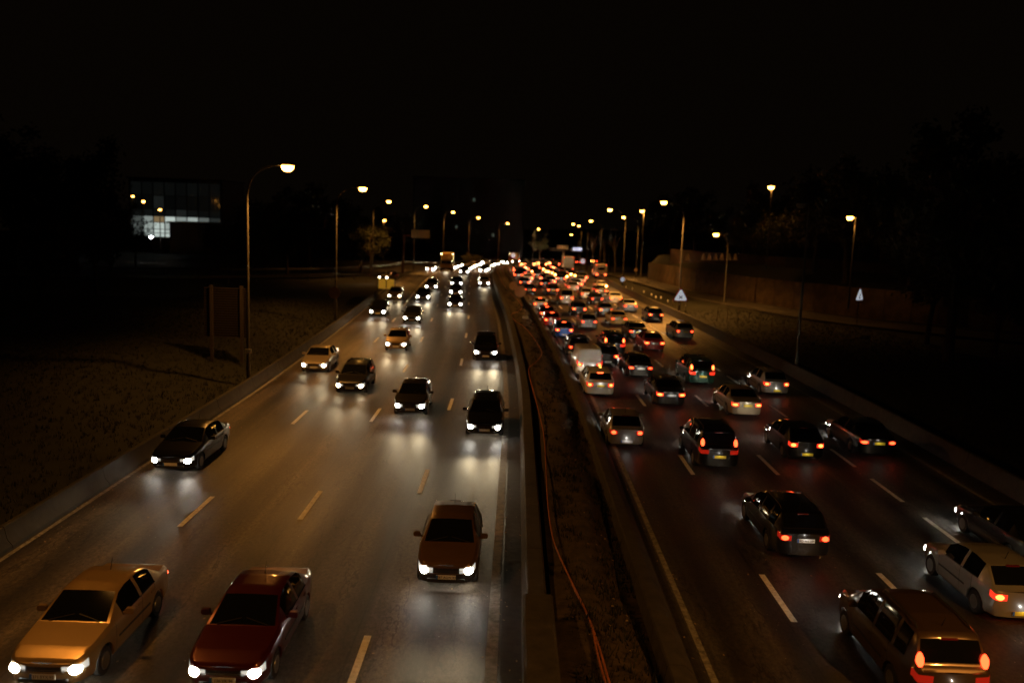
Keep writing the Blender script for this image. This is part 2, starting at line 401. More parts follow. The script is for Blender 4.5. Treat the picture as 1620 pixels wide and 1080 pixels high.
# bank between and behind the walls
m = MB(); A = [Vector((x, y, gz(x, y) + 2.7)) for x, y in WP]; B = [Vector((x + 3, y + 9, gz(x + 3, y + 9) + 4.4)) for x, y in WP]; Cc = [Vector((x + 40, y + 120, gz(x + 20, y + 60) + 5.5)) for x, y in WP]
n = len(WP)
m.v = [tuple(p) for p in A + B + Cc]; m.f = [(i, i + 1, i + 1 + n, i + n) for i in range(n - 1)] + [(i + n, i + 1 + n, i + 1 + 2 * n, i + 2 * n) for i in range(n - 1)]; m.m = [0] * len(m.f)
o = m.obj('embankment', GRASS); o['kind'] = 'structure'
cm = None
for i, px in enumerate((1088, 1113, 1122, 1132, 1142, 1153, 1163)):
    P = atY(px, 406, 118 - (px - 1088) * .02)
    m = MB(); prof = [(.34, 0), (.36, .08), (.26, .16), (.20, .55), (.08, .82), (.0, .9)]
    for r_, z in prof: m.v += [(r_ * math.cos(a), r_ * math.sin(a), z) for a in [k * math.pi / 4 for k in range(8)]]
    for a in range(5):
        for k in range(8): m.f.append((a*8+k, a*8+(k+1) % 8, a*8+8+(k+1) % 8, a*8+8+k)); m.m.append(0)
    m.f.append(tuple(range(8))); m.m.append(0)
    if cm is None: cm = m.mesh('wall_cone', [mat('pale_cone', (.55, .42, .34), .7)])
    o = link('wall_cone', cm); o.location = P - Vector((0, 0, .45))
    tag(o, ['small pale cone alone at the left end of the row on the red wall', None][1] or 'small pale cone-shaped cap standing in a row on the dark red wall', 'cone', 'cones on the red wall')

# ------------------------------------------------------------------ street lamps
def arc(p0, p1, p2, n=8):
    return [p0 * (1-t)**2 + p1 * 2*t*(1-t) + p2 * t*t for t in [k / n for k in range(n + 1)]]
def lamp(head, px, base_z, label, lit=True, power=1.0, arm=True, material=STEEL, spread=150, size=1.25, tint=SODIUM, lens=None, group='motorway street lamps'):
    """head: world position of the luminaire; px: x of the pole"""
    side = 1 if head.x > px else -1
    root = empty('street_lamp', (px, head.y, base_z), 0, label, 'street lamp', group)
    H = head.z - base_z; ax = head.x - px
    if arm:
        pts = [Vector((0, 0, -.3)), Vector((0, 0, 1.2)), Vector((0, 0, H * .5)), Vector((0, 0, H - 1.9))] + arc(Vector((0, 0, H - 1.9)), Vector((0, 0, H - .1)), Vector((ax - side * .5, 0, H)), 9)[1:]
        rr = [.11, .11, .09, .075] + [.06 - .002 * k for k in range(9)]
    else:
        pts = [Vector((0, 0, -.3)), Vector((0, 0, 1.2)), Vector((0, 0, H))]; rr = [.12, .11, .07]
    m = MB(); m.tube(pts, rr, 10); m.obj('pole', material, root, 40)
    m = MB(); m.tube([Vector((0, 0, -.1)), Vector((0, 0, 1.25))], .13, 10); m.obj('base_sleeve', material, root, 40)
    hd = MB(); sx = side if arm else (-1 if head.x > 0 else 1)
    c = Vector((ax, 0, H))
    prof = [(-.42, .05), (-.30, .10), (0, .15), (.25, .13), (.40, .05)]
    pv = [[c + Vector((sx * x * size, r_ * 1.1 * math.cos(a) * size, .04 + max(-.04, r_ * .8 * math.sin(a)) * size)) for a in [k * math.pi / 5 for k in range(10)]] for x, r_ in prof]
    hd.v = [tuple(q) for p in pv for q in p]
    for i in range(4):
        for k in range(10): hd.f.append((i*10+k, i*10+(k+1) % 10, i*10+10+(k+1) % 10, i*10+10+k)); hd.m.append(0)
    hd.f += [tuple(range(10)), tuple(range(40, 50))[::-1]]; hd.m += [0, 0]
    h = hd.obj('lamp_head', DARKM if not lit else STEEL, root, 40)
    lm = MB(); k = 8
    for j, (z, s) in enumerate(((-.0, 1), (-.16, .88), (-.26, .5))):
        lm.v += [tuple(c + Vector((math.cos(a) * .29 * s * size, math.sin(a) * .19 * s * size, z * size))) for a in [q * math.pi / 8 for q in range(16)]]
    for j in range(2):
        for q in range(16): lm.f.append((j*16+q, j*16+(q+1) % 16, j*16+16+(q+1) % 16, j*16+16+q)); lm.m.append(0)
    lm.f.append(tuple(range(32, 48))); lm.m.append(0)
    lo = lm.obj('lens', (lens or LENS) if lit else mat('dead_lens', (.25, .22, .18), .3), h, 40)
    if lit and power > 0:
        L = bpy.data.lights.new('lamp_light', 'SPOT'); L.energy = LAMP_W * power; L.color = tint; L.shadow_soft_size = .16; L.spot_size = rad(spread); L.spot_blend = .6
        lo2 = link('lamp_light', L, root); lo2.location = c + Vector((0, 0, -.5)); lo2.rotation_euler = (0, rad(-9 if sx > 0 else 9) if arm else 0, 0)
    return root
def mlamp(hx, hy, pxp, Y, label, base=None, **k):
    h = atY(hx, hy, Y); q = atY(pxp, hy + 60, Y).x
    return lamp(h, q, (base if base is not None else g(Y) - .0), label, **k)
Y1 = at(390, 607).y; Y2 = at(531, 512).y
mlamp(455, 262, 391, Y1, 'nearest lit street lamp on the left verge, brightest head, tall curved pole')
mlamp(574, 297, 532, Y2, 'second lit street lamp on the left verge, above the brown disc sign')
mlamp(615, 318, 590, 142, 'lit street lamp whose pole stands in the olive tree on the left')
mlamp(674, 326, 655, 180, 'lit street lamp rising directly behind the left cantilever sign')
mlamp(717, 335, 701, 205, 'lit street lamp above the gold lorry on the left side', power=.9)
mlamp(757, 344, 741, 230, 'lit left lamp between the lorry and the bend, dim pole', power=.9)
mlamp(803, 353, 788, 265, 'lit lamp straight above the white round sign at the bend', power=.9)
mlamp(852, 362, 842, 310, 'small lit lamp shining on the olive tree at the bend', power=.9)
# the row goes on towards and behind the viewer
lamp(Vector((-13.0, 21, 12.4)), -15.5, 0, 'street lamp of the left verge row, standing nearest the bridge', power=.42)
lamp(Vector((16.0, 6, 12.4)), 18.9, 0, 'street lamp of the right verge row, standing nearest the bridge', power=1.5)
lamp(Vector((-13.0, -7, 12.4)), -15.5, 0, 'street lamp of the left verge row, standing behind the bridge', power=.5)
YR = at(1262, 592).y
h = atY(1268, 322, YR); lamp(h, atY(1274, 400, YR).x, 0, 'unlit street lamp, dark tall pole on the right verge', lit=False, material=mat('dull_steel', (.10, .10, .09), .5, metal=.3))
mlamp(1050, 319, 1080, 103, 'nearest lit street lamp on the right verge, above the triangular sign', power=3.6)
mlamp(965, 331, 988, 140, 'lit lamp on the pale pole that carries the round red-ringed sign', power=1.8)
mlamp(987, 343, 1008, 170, 'lit lamp just right of the pale pole top, thin dim pole', power=1.4)
mlamp(935, 349, 950, 205, 'small lit lamp over the bare trees right of the gantry', power=.9)
mlamp(907, 354, 918, 250, 'upper left lamp of the three clustered above the gantry', power=.8)
mlamp(916, 357, 928, 285, 'upper right lamp of the three clustered above the gantry', power=.8)
mlamp(904, 371, 914, 330, 'lowest lamp of the three clustered above the gantry', power=.8)
mlamp(1016, 333, 1016, 150, 'lit lamp on a straight mast beyond the right verge', arm=False, base=1, power=.6, group='lamps beyond the motorway')
mlamp(1220, 295, 1217, 118, 'tall straight lamp mast behind the red wall, slanted lit head', arm=False, base=3, power=.12, group='lamps beyond the motorway', size=1.5)
mlamp(1345, 343, 1349, 92, 'lit lamp hanging alone over the dark trees far right', arm=False, base=2, power=.12, group='lamps beyond the motorway')
mlamp(1133, 370, 1149, 109, 'short lit street lamp in front of the stained retaining wall', power=.10, group='lamps beyond the motorway')
mlamp(608, 348, 606, 210, 'tiny lit lamp beside the olive tree, left of the cantilever sign', arm=False, power=.1, group='lamps beyond the motorway')
for hx, hy, s, l in ((210, 310, .7, 'faintest orange lamp at the left end of the glazed building'), (227, 318, .9, 'orange lamp in front of the upper left panes of the glazed building'), (253, 331, .8, 'orange lamp in front of the middle panes of the glazed building')):
    mlamp(hx, hy, hx + 1, 170 + hx * .05, l, arm=False, base=1.5, power=0, size=s * 1.3, group='lamps beyond the motorway')
mlamp(239, 374, 239, 175, 'white-violet lamp low before the lit ground floor panes', arm=False, base=1.5, power=0, size=1.2, lens=LENSW, group='lamps beyond the motorway')

# ------------------------------------------------------------------ cars
KINDS = {
 'hatch': dict(L=3.9, W=.84, top=[(0, .70), (.06, .76), (.3, .83), (.95, .97), (1.72, 1.38), (2.1, 1.44), (2.7, 1.45), (3.3, 1.38), (3.72, 1.0), (3.82, .94), (3.9, .90)],
   sh=[(0, .67), (.3, .77), (.95, .90), (2, .93), (3.3, .96), (3.75, .92), (3.9, .86)], ws=(.97, 1.72), rw=(3.32, 3.72), win=[(1.42, 2.32), (2.44, 3.2)], ax=(.72, 3.17)),
 'sedan': dict(L=4.5, W=.87, top=[(0, .66), (.07, .72), (.4, .82), (1.2, .95), (1.95, 1.34), (2.3, 1.40), (2.9, 1.40), (3.3, 1.34), (3.85, 1.02), (4.3, .99), (4.42, .95), (4.5, .88)],
   sh=[(0, .63), (.4, .76), (1.2, .88), (2.3, .92), (3.8, .95), (4.3, .93), (4.5, .84)], ws=(1.22, 1.95), rw=(3.32, 3.84), win=[(1.72, 2.6), (2.72, 3.42)], ax=(.82, 3.55)),
 'estate': dict(L=4.5, W=.87, top=[(0, .67), (.07, .73), (.4, .82), (1.15, .95), (1.9, 1.38), (2.3, 1.45), (3.2, 1.47), (4.0, 1.43), (4.12, 1.38), (4.4, .99), (4.45, .95), (4.5, .90)],
   sh=[(0, .63), (.4, .76), (1.15, .88), (2.3, .93), (4.1, .96), (4.4, .93), (4.5, .86)], ws=(1.17, 1.9), rw=(4.13, 4.38), win=[(1.6, 2.5), (2.6, 3.4), (3.5, 4.02)], ax=(.82, 3.52)),
 'mpv': dict(L=4.35, W=.90, top=[(0, .78), (.06, .86), (.35, .97), (.85, 1.06), (1.7, 1.60), (2.1, 1.68), (3.2, 1.70), (3.9, 1.63), (4.02, 1.55), (4.25, 1.06), (4.3, 1.02), (4.35, .96)],
   sh=[(0, .75), (.35, .90), (.85, .99), (2, 1.03), (3.9, 1.06), (4.25, 1.0), (4.35, .92)], ws=(.88, 1.7), rw=(4.03, 4.23), win=[(1.4, 2.35), (2.46, 3.3), (3.4, 3.88)], ax=(.80, 3.45)),
 'van': dict(L=4.3, W=.92, top=[(0, .85), (.06, .93), (.4, 1.06), (.8, 1.15), (1.4, 1.72), (1.8, 1.84), (3.0, 1.88), (4.12, 1.86), (4.18, 1.80), (4.24, 1.15), (4.27, 1.08), (4.3, 1.0)],
   sh=[(0, .82), (.4, .98), (.8, 1.06), (2, 1.1), (4.15, 1.12), (4.24, 1.06), (4.3, .96)], ws=(.83, 1.4), rw=(4.181, 4.239), win=[(1.2, 2.1)], ax=(.78, 3.5)),
}
def plan(x, L, W):
    T = [(0, .70), (.06, .80), (.2, .90), (.5, .965), (1.1, 1.0), (L - 1.1, 1.0), (L - .5, .965), (L - .15, .90), (L - .04, .85), (L, .80)]
    return W * lerptab(T, x)
def shell(kind, lod):
    K = KINDS[kind]; L, W = K['L'], K['W']; arR = .37; arz = .30
    xs = {0, L, .03, .08, .16, .24, L - .03, L - .08, L - .16, L - .26}
    step = .14 if lod == 2 else .45 if lod == 1 else .9
    xs |= {i * step for i in range(1, int(L / step))}
    for T in (K['top'], K['sh']): xs |= {a for a, _ in T}
    xs |= {*K['ws'], *K['rw']}
    for a, b in K['win']: xs |= {a, b}
    doors = []
    if lod == 2:
        d0 = K['ax'][0] + .50; d2 = K['ax'][1] - .20; dm = K['win'][0][1] + .05
        doors = [(d0, dm), (dm, min(d2, K['ax'][1] - .42 + .3))] if len(K['win']) > 1 else [(d0, dm)]
        for a, b in doors: xs |= {a - .007, a + .007, b - .007, b + .007}
    nA = 10 if lod == 2 else 5
    if lod:
        for ax in K['ax']: xs |= {ax + arR * math.cos(math.pi * k / nA) for k in range(nA + 1)} | {ax - arR - .01, ax + arR + .01}
    xs = sorted(x for x in xs if 0 <= x <= L); o = [xs[0]]
    for x in xs[1:]:
        if x - o[-1] > .006: o.append(x)
    o[-1] = L; xs = o
    Hr = max(z for _, z in K['top']); V = []
    for x in xs:
        w_ = plan(x, L, W); T = lerptab(K['top'], x); S = min(lerptab(K['sh'], x), T - .015); B = .21 if lod and .3 < x < L - .3 else .24
        t = max(0, min(1, (T - S) / (Hr - .92))); Wt = w_ * (.92 - (.22 if kind != 'van' else .10) * t); Te = S + (T - S) * .90 - .0
        p = [(w_ * .93, B), (w_ * .985, B + .09), (w_, .47), (w_, max(.50, S - .20)), (w_ * .99, S - .035), (w_ * .96, S)]
        p += [((p[5][0] + Wt) / 2 + .012 * t, (S + Te) / 2), (Wt, Te), (Wt * .92, S + (T - S) * .965), (Wt * .5, T - .006), (0, T)]
        if lod:
            for ax in K['ax']:
                dx = abs(x - ax)
                if dx <= arR + 1e-4:
                    za = arz + math.sqrt(max(0, arR * arR - dx * dx)); p = [(y, max(z, za)) if i < 4 else (y, z) for i, (y, z) in enumerate(p)]
        V.append([Vector((y, L / 2 - x, z)) for y, z in p] + [Vector((-y, L / 2 - x, z)) for y, z in p[-2::-1]])
    G = {}
    def put(key, vs):
        G.setdefault(key, MB()).add(vs, [tuple(range(len(vs)))])
    inr = lambda x, ab: ab[0] - 1e-4 <= x <= ab[1] + 1e-4
    for i in range(len(xs) - 1):
        xm = (xs[i] + xs[i + 1]) / 2
        for k in range(20):
            r = k if k < 10 else 19 - k; sd = 'R' if k < 10 else 'L'; key = 'body'
            if r in (5, 6):
                for j, ab in enumerate(K['win']):
                    if inr(xm, ab): key = ('side_window', sd, j)
            elif r in (8, 9):
                if inr(xm, K['ws']): key = 'windscreen'
                elif inr(xm, K['rw']): key = 'rear_window'
            if r == 3 and xm < .24: key = ('headlight', sd)
            if r == 3 and xm > L - .16: key = ('taillight', sd)
            if kind == 'van' and r == 4 and xm > L - .16: key = ('taillight', sd)
            if r in (0, 1) and xm < .30: key = 'front_bumper'
            if r in (0, 1) and xm > L - .30: key = 'rear_bumper'
            if doors and 1 <= r <= 4:
                gap = False
                for j, (a, b) in enumerate(doors):
                    if abs(xm - a) < .006 or abs(xm - b) < .006: gap = True
                    elif a < xm < b: key = ('door', sd, j)
                if gap: continue
            q = [V[i][k], V[i][k + 1], V[i + 1][k + 1], V[i + 1][k]]
            if (q[0] - q[1]).length < 1e-5: q = q[1:]
            elif (q[2] - q[3]).length < 1e-5: q = q[:3]
            if len({tuple(round(c, 5) for c in v) for v in q}) < 3: continue
            put(key, q)
    fr = [-1, -.60, -.30, .30, .60, 1]
    for end in (0, -1):
        ring = V[end]; sgn = 1 if end == 0 else -1
        def cp(j, c):
            a = ring[j]; return Vector((a.x * c, a.y + sgn * .07 * (1 - c * c), a.z + (0 if j < 9 else 0)))
        for j in range(10):
            for c0, c1 in zip(fr, fr[1:]):
                if j >= 9 and False: continue
                outer = abs(c0 + c1) > 1.5
                key = 'body'
                if j in (0, 1): key = 'front_bumper' if end == 0 else 'rear_bumper'
                if j == 3: key = (('headlight' if end == 0 else 'taillight'), 'R' if c0 > 0 else 'L') if outer else ('grille' if end == 0 and abs(c0 + c1) < 1.3 and abs(c0+c1) < .95 else 'body')
                q = [cp(j, c0), cp(j, c1), cp(j + 1, c1), cp(j + 1, c0)]
                if j == 9: q = [cp(9, c0), cp(9, c1), Vector((ring[10].x, ring[10].y + sgn * .07, ring[10].z))]
                if len({tuple(round(c, 5) for c in v) for v in q}) < 3: continue
                put(key, q)
    return K, G
def weld(mb):
    seen = {}; nv = []; mp = []
    for v in mb.v:
        k = (round(v[0], 4), round(v[1], 4), round(v[2], 4))
        if k not in seen: seen[k] = len(nv); nv.append(v)
        mp.append(seen[k])
    f2, m2 = [], []
    for f, m_ in zip(mb.f, mb.m):
        q = []
        for i in f:
            if mp[i] not in q: q.append(mp[i])
        if len(q) > 2: f2.append(tuple(q)); m2.append(m_)
    mb.v, mb.f, mb.m = nv, f2, m2; return mb
# roles -> the material put on by the individual car
PROTO = {}
def cyl_x(mb, c, r, w_, n, m=0):       # wheel-like disc, axis along x, bevelled
    prof = [(-w_/2, r*.9), (-w_*.36, r), (w_*.36, r), (w_/2, r*.9)]
    vs = []
    for x, rr in prof: vs += [(c[0] + x, c[1] + rr * math.cos(a), c[2] + rr * math.sin(a)) for a in [2*math.pi*k/n for k in range(n)]]
    fs = [tuple(range(n)), tuple(range(3*n, 4*n))[::-1]]
    for j in range(3):
        for k in range(n): fs.append((j*n+k, j*n+(k+1) % n, j*n+n+(k+1) % n, j*n+n+k))
    mb.add(vs, fs, m)
def proto(kind, lod):
    if (kind, lod) in PROTO: return PROTO[(kind, lod)]
    K, G = shell(kind, lod); L, W = K['L'], K['W']; parts = []    # (name, mesh, role, loc, child parts)
    ang = 38
    if lod == 0:
        mb = MB(); roles = ['body', 'glass', 'head', 'tail', 'plate', 'dark']
        rl = {'windscreen': 1, 'rear_window': 1, 'side_window': 1, 'headlight': 5, 'taillight': 5, 'grille': 5, 'front_bumper': 0, 'rear_bumper': 0}
        for k, b in G.items():
            kk = k if isinstance(k, str) else k[0]; mb.add(b.v, b.f, rl.get(kk, 0))
        for ax in K['ax']:
            for s in (-1, 1): mb.box((s * (W - .13), L / 2 - ax, .22), (.2, .6, .44), 5)
        for s in (-1, 1): mb.box((s * W * .68, L / 2 + .0, K['sh'][0][1] - .11), (.26, .12, .18), 2); mb.box((s * W * .72, -L / 2 - .0, K['sh'][-1][1] - .11), (.24, .12, .18), 3)
        mb.box((0, -L / 2 - .085, .62), (.5, .02, .12), 4); mb.box((0, L / 2 + .085, .40), (.5, .02, .11), 4)
        weld(mb); me = mb.mesh('far_car', [None] * 6, ang); PROTO[(kind, lod)] = (K, me, roles); return PROTO[(kind, lod)]
    def P(name, mb, role, loc=(0, 0, 0), kids=()):
        me = weld(mb).mesh(name, [None], ang); parts.append((name, me, role, loc, list(kids)))
    P('body', G['body'], 'body')
    P('front_bumper', G['front_bumper'], 'bumper'); P('rear_bumper', G['rear_bumper'], 'bumper')
    P('windscreen', G['windscreen'], 'glass')
    if 'rear_window' in G: P('rear_window', G['rear_window'], 'rearglass')
    if 'grille' in G: P('grille', G['grille'], 'dark')
    for k, b in G.items():
        if isinstance(k, tuple):
            if k[0] == 'door':
                m = MB(); s = 1 if k[1] == 'R' else -1; ys = [v[1] for v in b.v]; m.box((s * (W + .005), min(ys) + .14, .80), (.03, .15, .03))
                P('door', b, 'body', (0, 0, 0), [('handle', m.mesh('handle', [None]), 'bumper', (0, 0, 0))] if lod == 2 else ())
            else: P(k[0], b, {'headlight': 'head', 'taillight': 'tail', 'side_window': 'glass'}[k[0]])
    m = MB(); m.box((0, 0, .44), (W * 1.26, L - .5, .40)); m.box((0, 0, .62), (W * 1.7, L * .4, .2)); P('underbody', m, 'under')
    n = 20 if lod == 2 else 10
    wm = MB(); cyl_x(wm, (0, 0, 0), .305, .19, n); wme = wm.mesh('wheel', [RUB], 30)
    rm = MB(); cyl_x(rm, (0, 0, 0), .20, .205, n); 
    rme = rm.mesh('rim', [RIM], 30)
    for ax in K['ax']:
        for s in (-1, 1): parts.append(('wheel', wme, None, (s * (W - .115), L / 2 - ax, .305), [('rim', rme, None, (0, 0, 0))]))
    for s in (-1, 1):      # door mirrors
        m = MB(); y = L / 2 - K['win'][0][0] - .05; z = lerptab(K['sh'], K['win'][0][0]) + .08
        m.bbox((s * (W + .10), y, z), (.20, .10, .13), .03); m.box((s * (W - .0), y, z - .05), (.14, .05, .04)); P('mirror', m, 'body')
    for nm_, rl_, yy, sg, zz, xx, rx, rz_ in (('headlight_bulb', 'hbulb', L / 2 - .03, 1, K['sh'][0][1] - .115, W * .67, .15, .12), ('taillight_bulb', 'tbulb', -L / 2 + (.10 if kind == 'mpv' else 0), -1, 1.14 if kind == 'mpv' else K['sh'][-1][1] - .12, W * (.74 if kind == 'mpv' else .68), .075 if kind == 'mpv' else .12 if kind != 'sedan' else .16, .17 if kind == 'mpv' else .085 if kind != 'sedan' else .07)):
        for s in (-1, 1):
            m = MB()
            for jj, (dd, kk) in enumerate(((-.05, 1), (.035, .85), (.06, .45))):
                m.v += [(s * xx + rx * kk * math.cos(a), yy + sg * dd, zz + rz_ * kk * math.sin(a)) for a in [2 * math.pi * q / 14 for q in range(14)]]
            for jj in range(2):
                for q in range(14): m.f.append((jj*14+q, jj*14+(q+1) % 14, jj*14+14+(q+1) % 14, jj*14+14+q)); m.m.append(0)
            m.f.append(tuple(range(28, 42))); m.m.append(0); P(nm_, m, rl_)
    m = MB(); m.box((0, L / 2 + .088, .40), (.52, .016, .11)); P('number_plate', m, 'plate_f', (0, 0, 0))
    zr = .36 if kind in ('hatch', 'van') else .69 if kind != 'mpv' else .62
    yb = -L / 2 - .092
    m = MB(); m.box((0, yb, zr), (.52, .016, .11)); P('number_plate', m, 'plate_r')
    m = MB(); m.box((.235, L / 2 + .098, .40), (.05, .006, .11)); P('plate_band', m, 'blue')
    m = MB(); m.box((-.235, yb - .010, zr), (.05, .006, .11)); P('plate_band', m, 'blue')
    if kind in ('estate', 'hatch', 'mpv'):
        x = K['rw'][0]; m = MB(); m.box((0, L / 2 - x - .0, lerptab(K['top'], x) - .0), (.34, .06, .035)); P('high_brake_light', m, 'third')
    if lod == 2:
        for s in (-1, 1):
            m = MB(); x = K['ws'][0] - .01; z = lerptab(K['top'], x) + .015
            a = Vector((s * .55, L / 2 - x, z)); b_ = Vector((s * .05, L / 2 - x - .16, lerptab(K['top'], x + .16) + .01)); m.tube([a, b_], .012, 5); P('wiper', m, 'dark')
        m = MB(); m.bbox((0, L/2 + .055, .30), (1.0, .06, .09), .02); P('lower_intake', m, 'dark')
        for zz2 in (.0, .035, .07):
            m = MB(); m.box((0, L/2 + .075, K['sh'][0][1] - .165 + zz2), (W * 1.0, .012, .009)); P('grille_bar', m, 'chrome')
        for s in (-1, 1):
            m = MB(); m.box((s * (W + .003), 0, .56), (.016, L * .36, .045)); P('rub_strip', m, 'dark')
            m = MB(); m.tube([(s * W * .72, L/2 - x_, lerptab(K['top'], x_) - .012) for x_ in [K['ws'][0] * (.12 + .8 * q / 8) for q in range(9)]], .007, 4); P('bonnet_seam', m, 'dark')
            m = MB(); w0, w1 = K['win'][0][0], K['win'][-1][1]; m.tube([(s * (plan(x_, L, W) * .96 + .006), L/2 - x_, lerptab(K['sh'], x_) + .0) for x_ in [w0 + (w1 - w0) * q / 8 for q in range(9)]], .012, 5); P('window_trim', m, 'chrome' if kind in ('sedan', 'estate') else 'dark')
        m = MB(); x = K['rw'][0] - .35; z = lerptab(K['top'], x); m.tube([(0, L/2 - x, z), (0, L/2 - x - .12, z + .25)], [.012, .005], 5); P('aerial', m, 'dark')
        m = MB(); m.tube([(.45, L / 2 + .02 - L - .03, .20), (.45, -L / 2 - .12, .19)], .03, 8); P('exhaust', m, 'chrome')
        if kind == 'estate' or kind == 'mpv':
            for s in (-1, 1):
                m = MB(); y0, y1 = L/2 - K['ws'][1] - .3, L/2 - K['rw'][0] + .25; hz_ = max(z for _, z in K['top']) - .0
                m.tube([(s*.56, y0, hz_ - .09), (s*.56, y0 - .12, hz_ + .02), (s*.56, (y0+y1)/2, hz_ + .035), (s*.56, y1 + .12, hz_ + .0), (s*.56, y1, hz_ - .08)], .018, 6); P('roof_rail', m, 'dark')
    PROTO[(kind, lod)] = (K, parts, None); return PROTO[(kind, lod)]
PAINTS = {}
def paint(c, metal=.35):
    k = (c, metal)
    if k not in PAINTS:
        PAINTS[k] = mat('car_paint_%d' % len(PAINTS), COLS[c], .33, metal=metal, coat=1, noise=.04, nscale=3)
    return PAINTS[k]
COLS = {'black': (.008, .008, .009), 'dark': (.022, .021, .020), 'grey': (.09, .09, .09), 'silver': (.34, .34, .34), 'white': (.72, .72, .70), 'gold': (.36, .24, .10),
        'red': (.33, .012, .008), 'darkred': (.08, .004, .003), 'blue': (.02, .09, .42), 'brown': (.16, .09, .045), 'dark_amberlit': (.08, .05, .028), 'green': (.01, .06, .045), 'beige': (.42, .36, .27), 'taxi': (.55, .34, .07)}
NEARC = []
def setm(o, m):
    if o.data.materials[0] is None or True:
        if o.data.materials[0] is None: o.material_slots[0].link = 'OBJECT'; o.material_slots[0].material = m
def car(kind, colour, pos, heading, lod, label, cat='car', group=None, head='cool', tail='tail', plates=('w', 'w'), third=False, texts=(None, None), name=None, beam=0.0, bumper=None, van_panel=False):
    K, parts, roles = proto(kind, lod); L = K['L']
    body = paint(colour, .0 if colour in ('white', 'red', 'taxi') else .4)
    hm = {'cool': HEADL, 'warm': HEADW, 'off': mat('headlight_off', (.5, .5, .5), .1)}[head]; tm = {'tail': TAIL, 'brake': BRAKE, 'off': mat('taillight_off', (.15, .01, .01), .2)}[tail]
    if lod == 0:
        o = link(name or 'car', parts); o.location = pos; o.rotation_euler[2] = heading
        ms = [body, GLASS, HEADF, BRAKEF if tail == 'brake' else TAILF, PLW, UNDER]
        for i, m_ in enumerate(ms): o.material_slots[i].link = 'OBJECT'; o.material_slots[i].material = m_
        tag(o, label, cat, group); root = o
    else:
        root = empty(name or 'car', pos, heading, label, cat, group)
        role = {'body': body, 'bumper': bumper or body, 'glass': GLASS, 'rearglass': body if van_panel else GLASS, 'head': LENSC, 'tail': tm, 'hbulb': hm, 'tbulb': BRAKEB if tail == 'brake' else TAILB, 'dark': BLK, 'under': UNDER, 'blue': PLB, 'chrome': CHROME,
                'plate_f': PLW if plates[0] == 'w' else PLY, 'plate_r': PLW if plates[1] == 'w' else PLY, 'third': THIRD if third else mat('taillight_off', (.15, .01, .01), .2)}
        for nm, me, rl, loc, kids in parts:
            o = link(nm, me, root); o.location = loc
            if rl: setm(o, role[rl])
            for kn, km, kr, kl in kids:
                c = link(kn, km, o); c.location = kl
                if kr: setm(c, role[kr])
        if lod == 2 and pos.x > 2:
            A = bpy.data.lights.new('plate_light', 'POINT'); A.energy = .9; A.color = (1, .93, .82); A.shadow_soft_size = .004
            zz_ = (.36 if kind in ('hatch', 'van') else .69 if kind != 'mpv' else .62)
            a_ = link('plate_light', A, root); a_.location = (0, -L/2 - .19, zz_ + .13)
        for ti, (tx, yy, rz) in enumerate(((texts[0], L/2 + .103, math.pi), (texts[1], -L/2 - .107, 0))):
            if tx:
                zr = .40 if ti == 0 else (.36 if kind in ('hatch', 'van') else .69 if kind != 'mpv' else .62)
                t = text(tx, .088, INK, 'lettering', root); t.location = ((-.02 if ti == 0 else .02), yy, zr - .003); t.rotation_euler = (math.pi/2, 0, rz)
    if beam:
        S = bpy.data.lights.new('headlight_beam', 'SPOT'); S.energy = BEAM_W * beam; S.color = (1, .78, .46) if head != 'warm' else (1, .78, .46)
        S.spot_size = rad(17); S.spot_blend = 1; S.shadow_soft_size = .12
        for s in ((-.55, .55) if lod == 2 or (lod == 1 and pos.y < 110) else (0,)):
            b = link('headlight_beam', S, root); b.location = (s, L/2 + .14, .62); b.rotation_euler = (rad(90 - 4), 0, rad(-3 if s == 0 else -2)); b.scale = (3.0, 1, 1)
    return root
def head_dir(Y, sgn):
    t = tan(Y) * sgn; return math.atan2(-t.x, t.y)
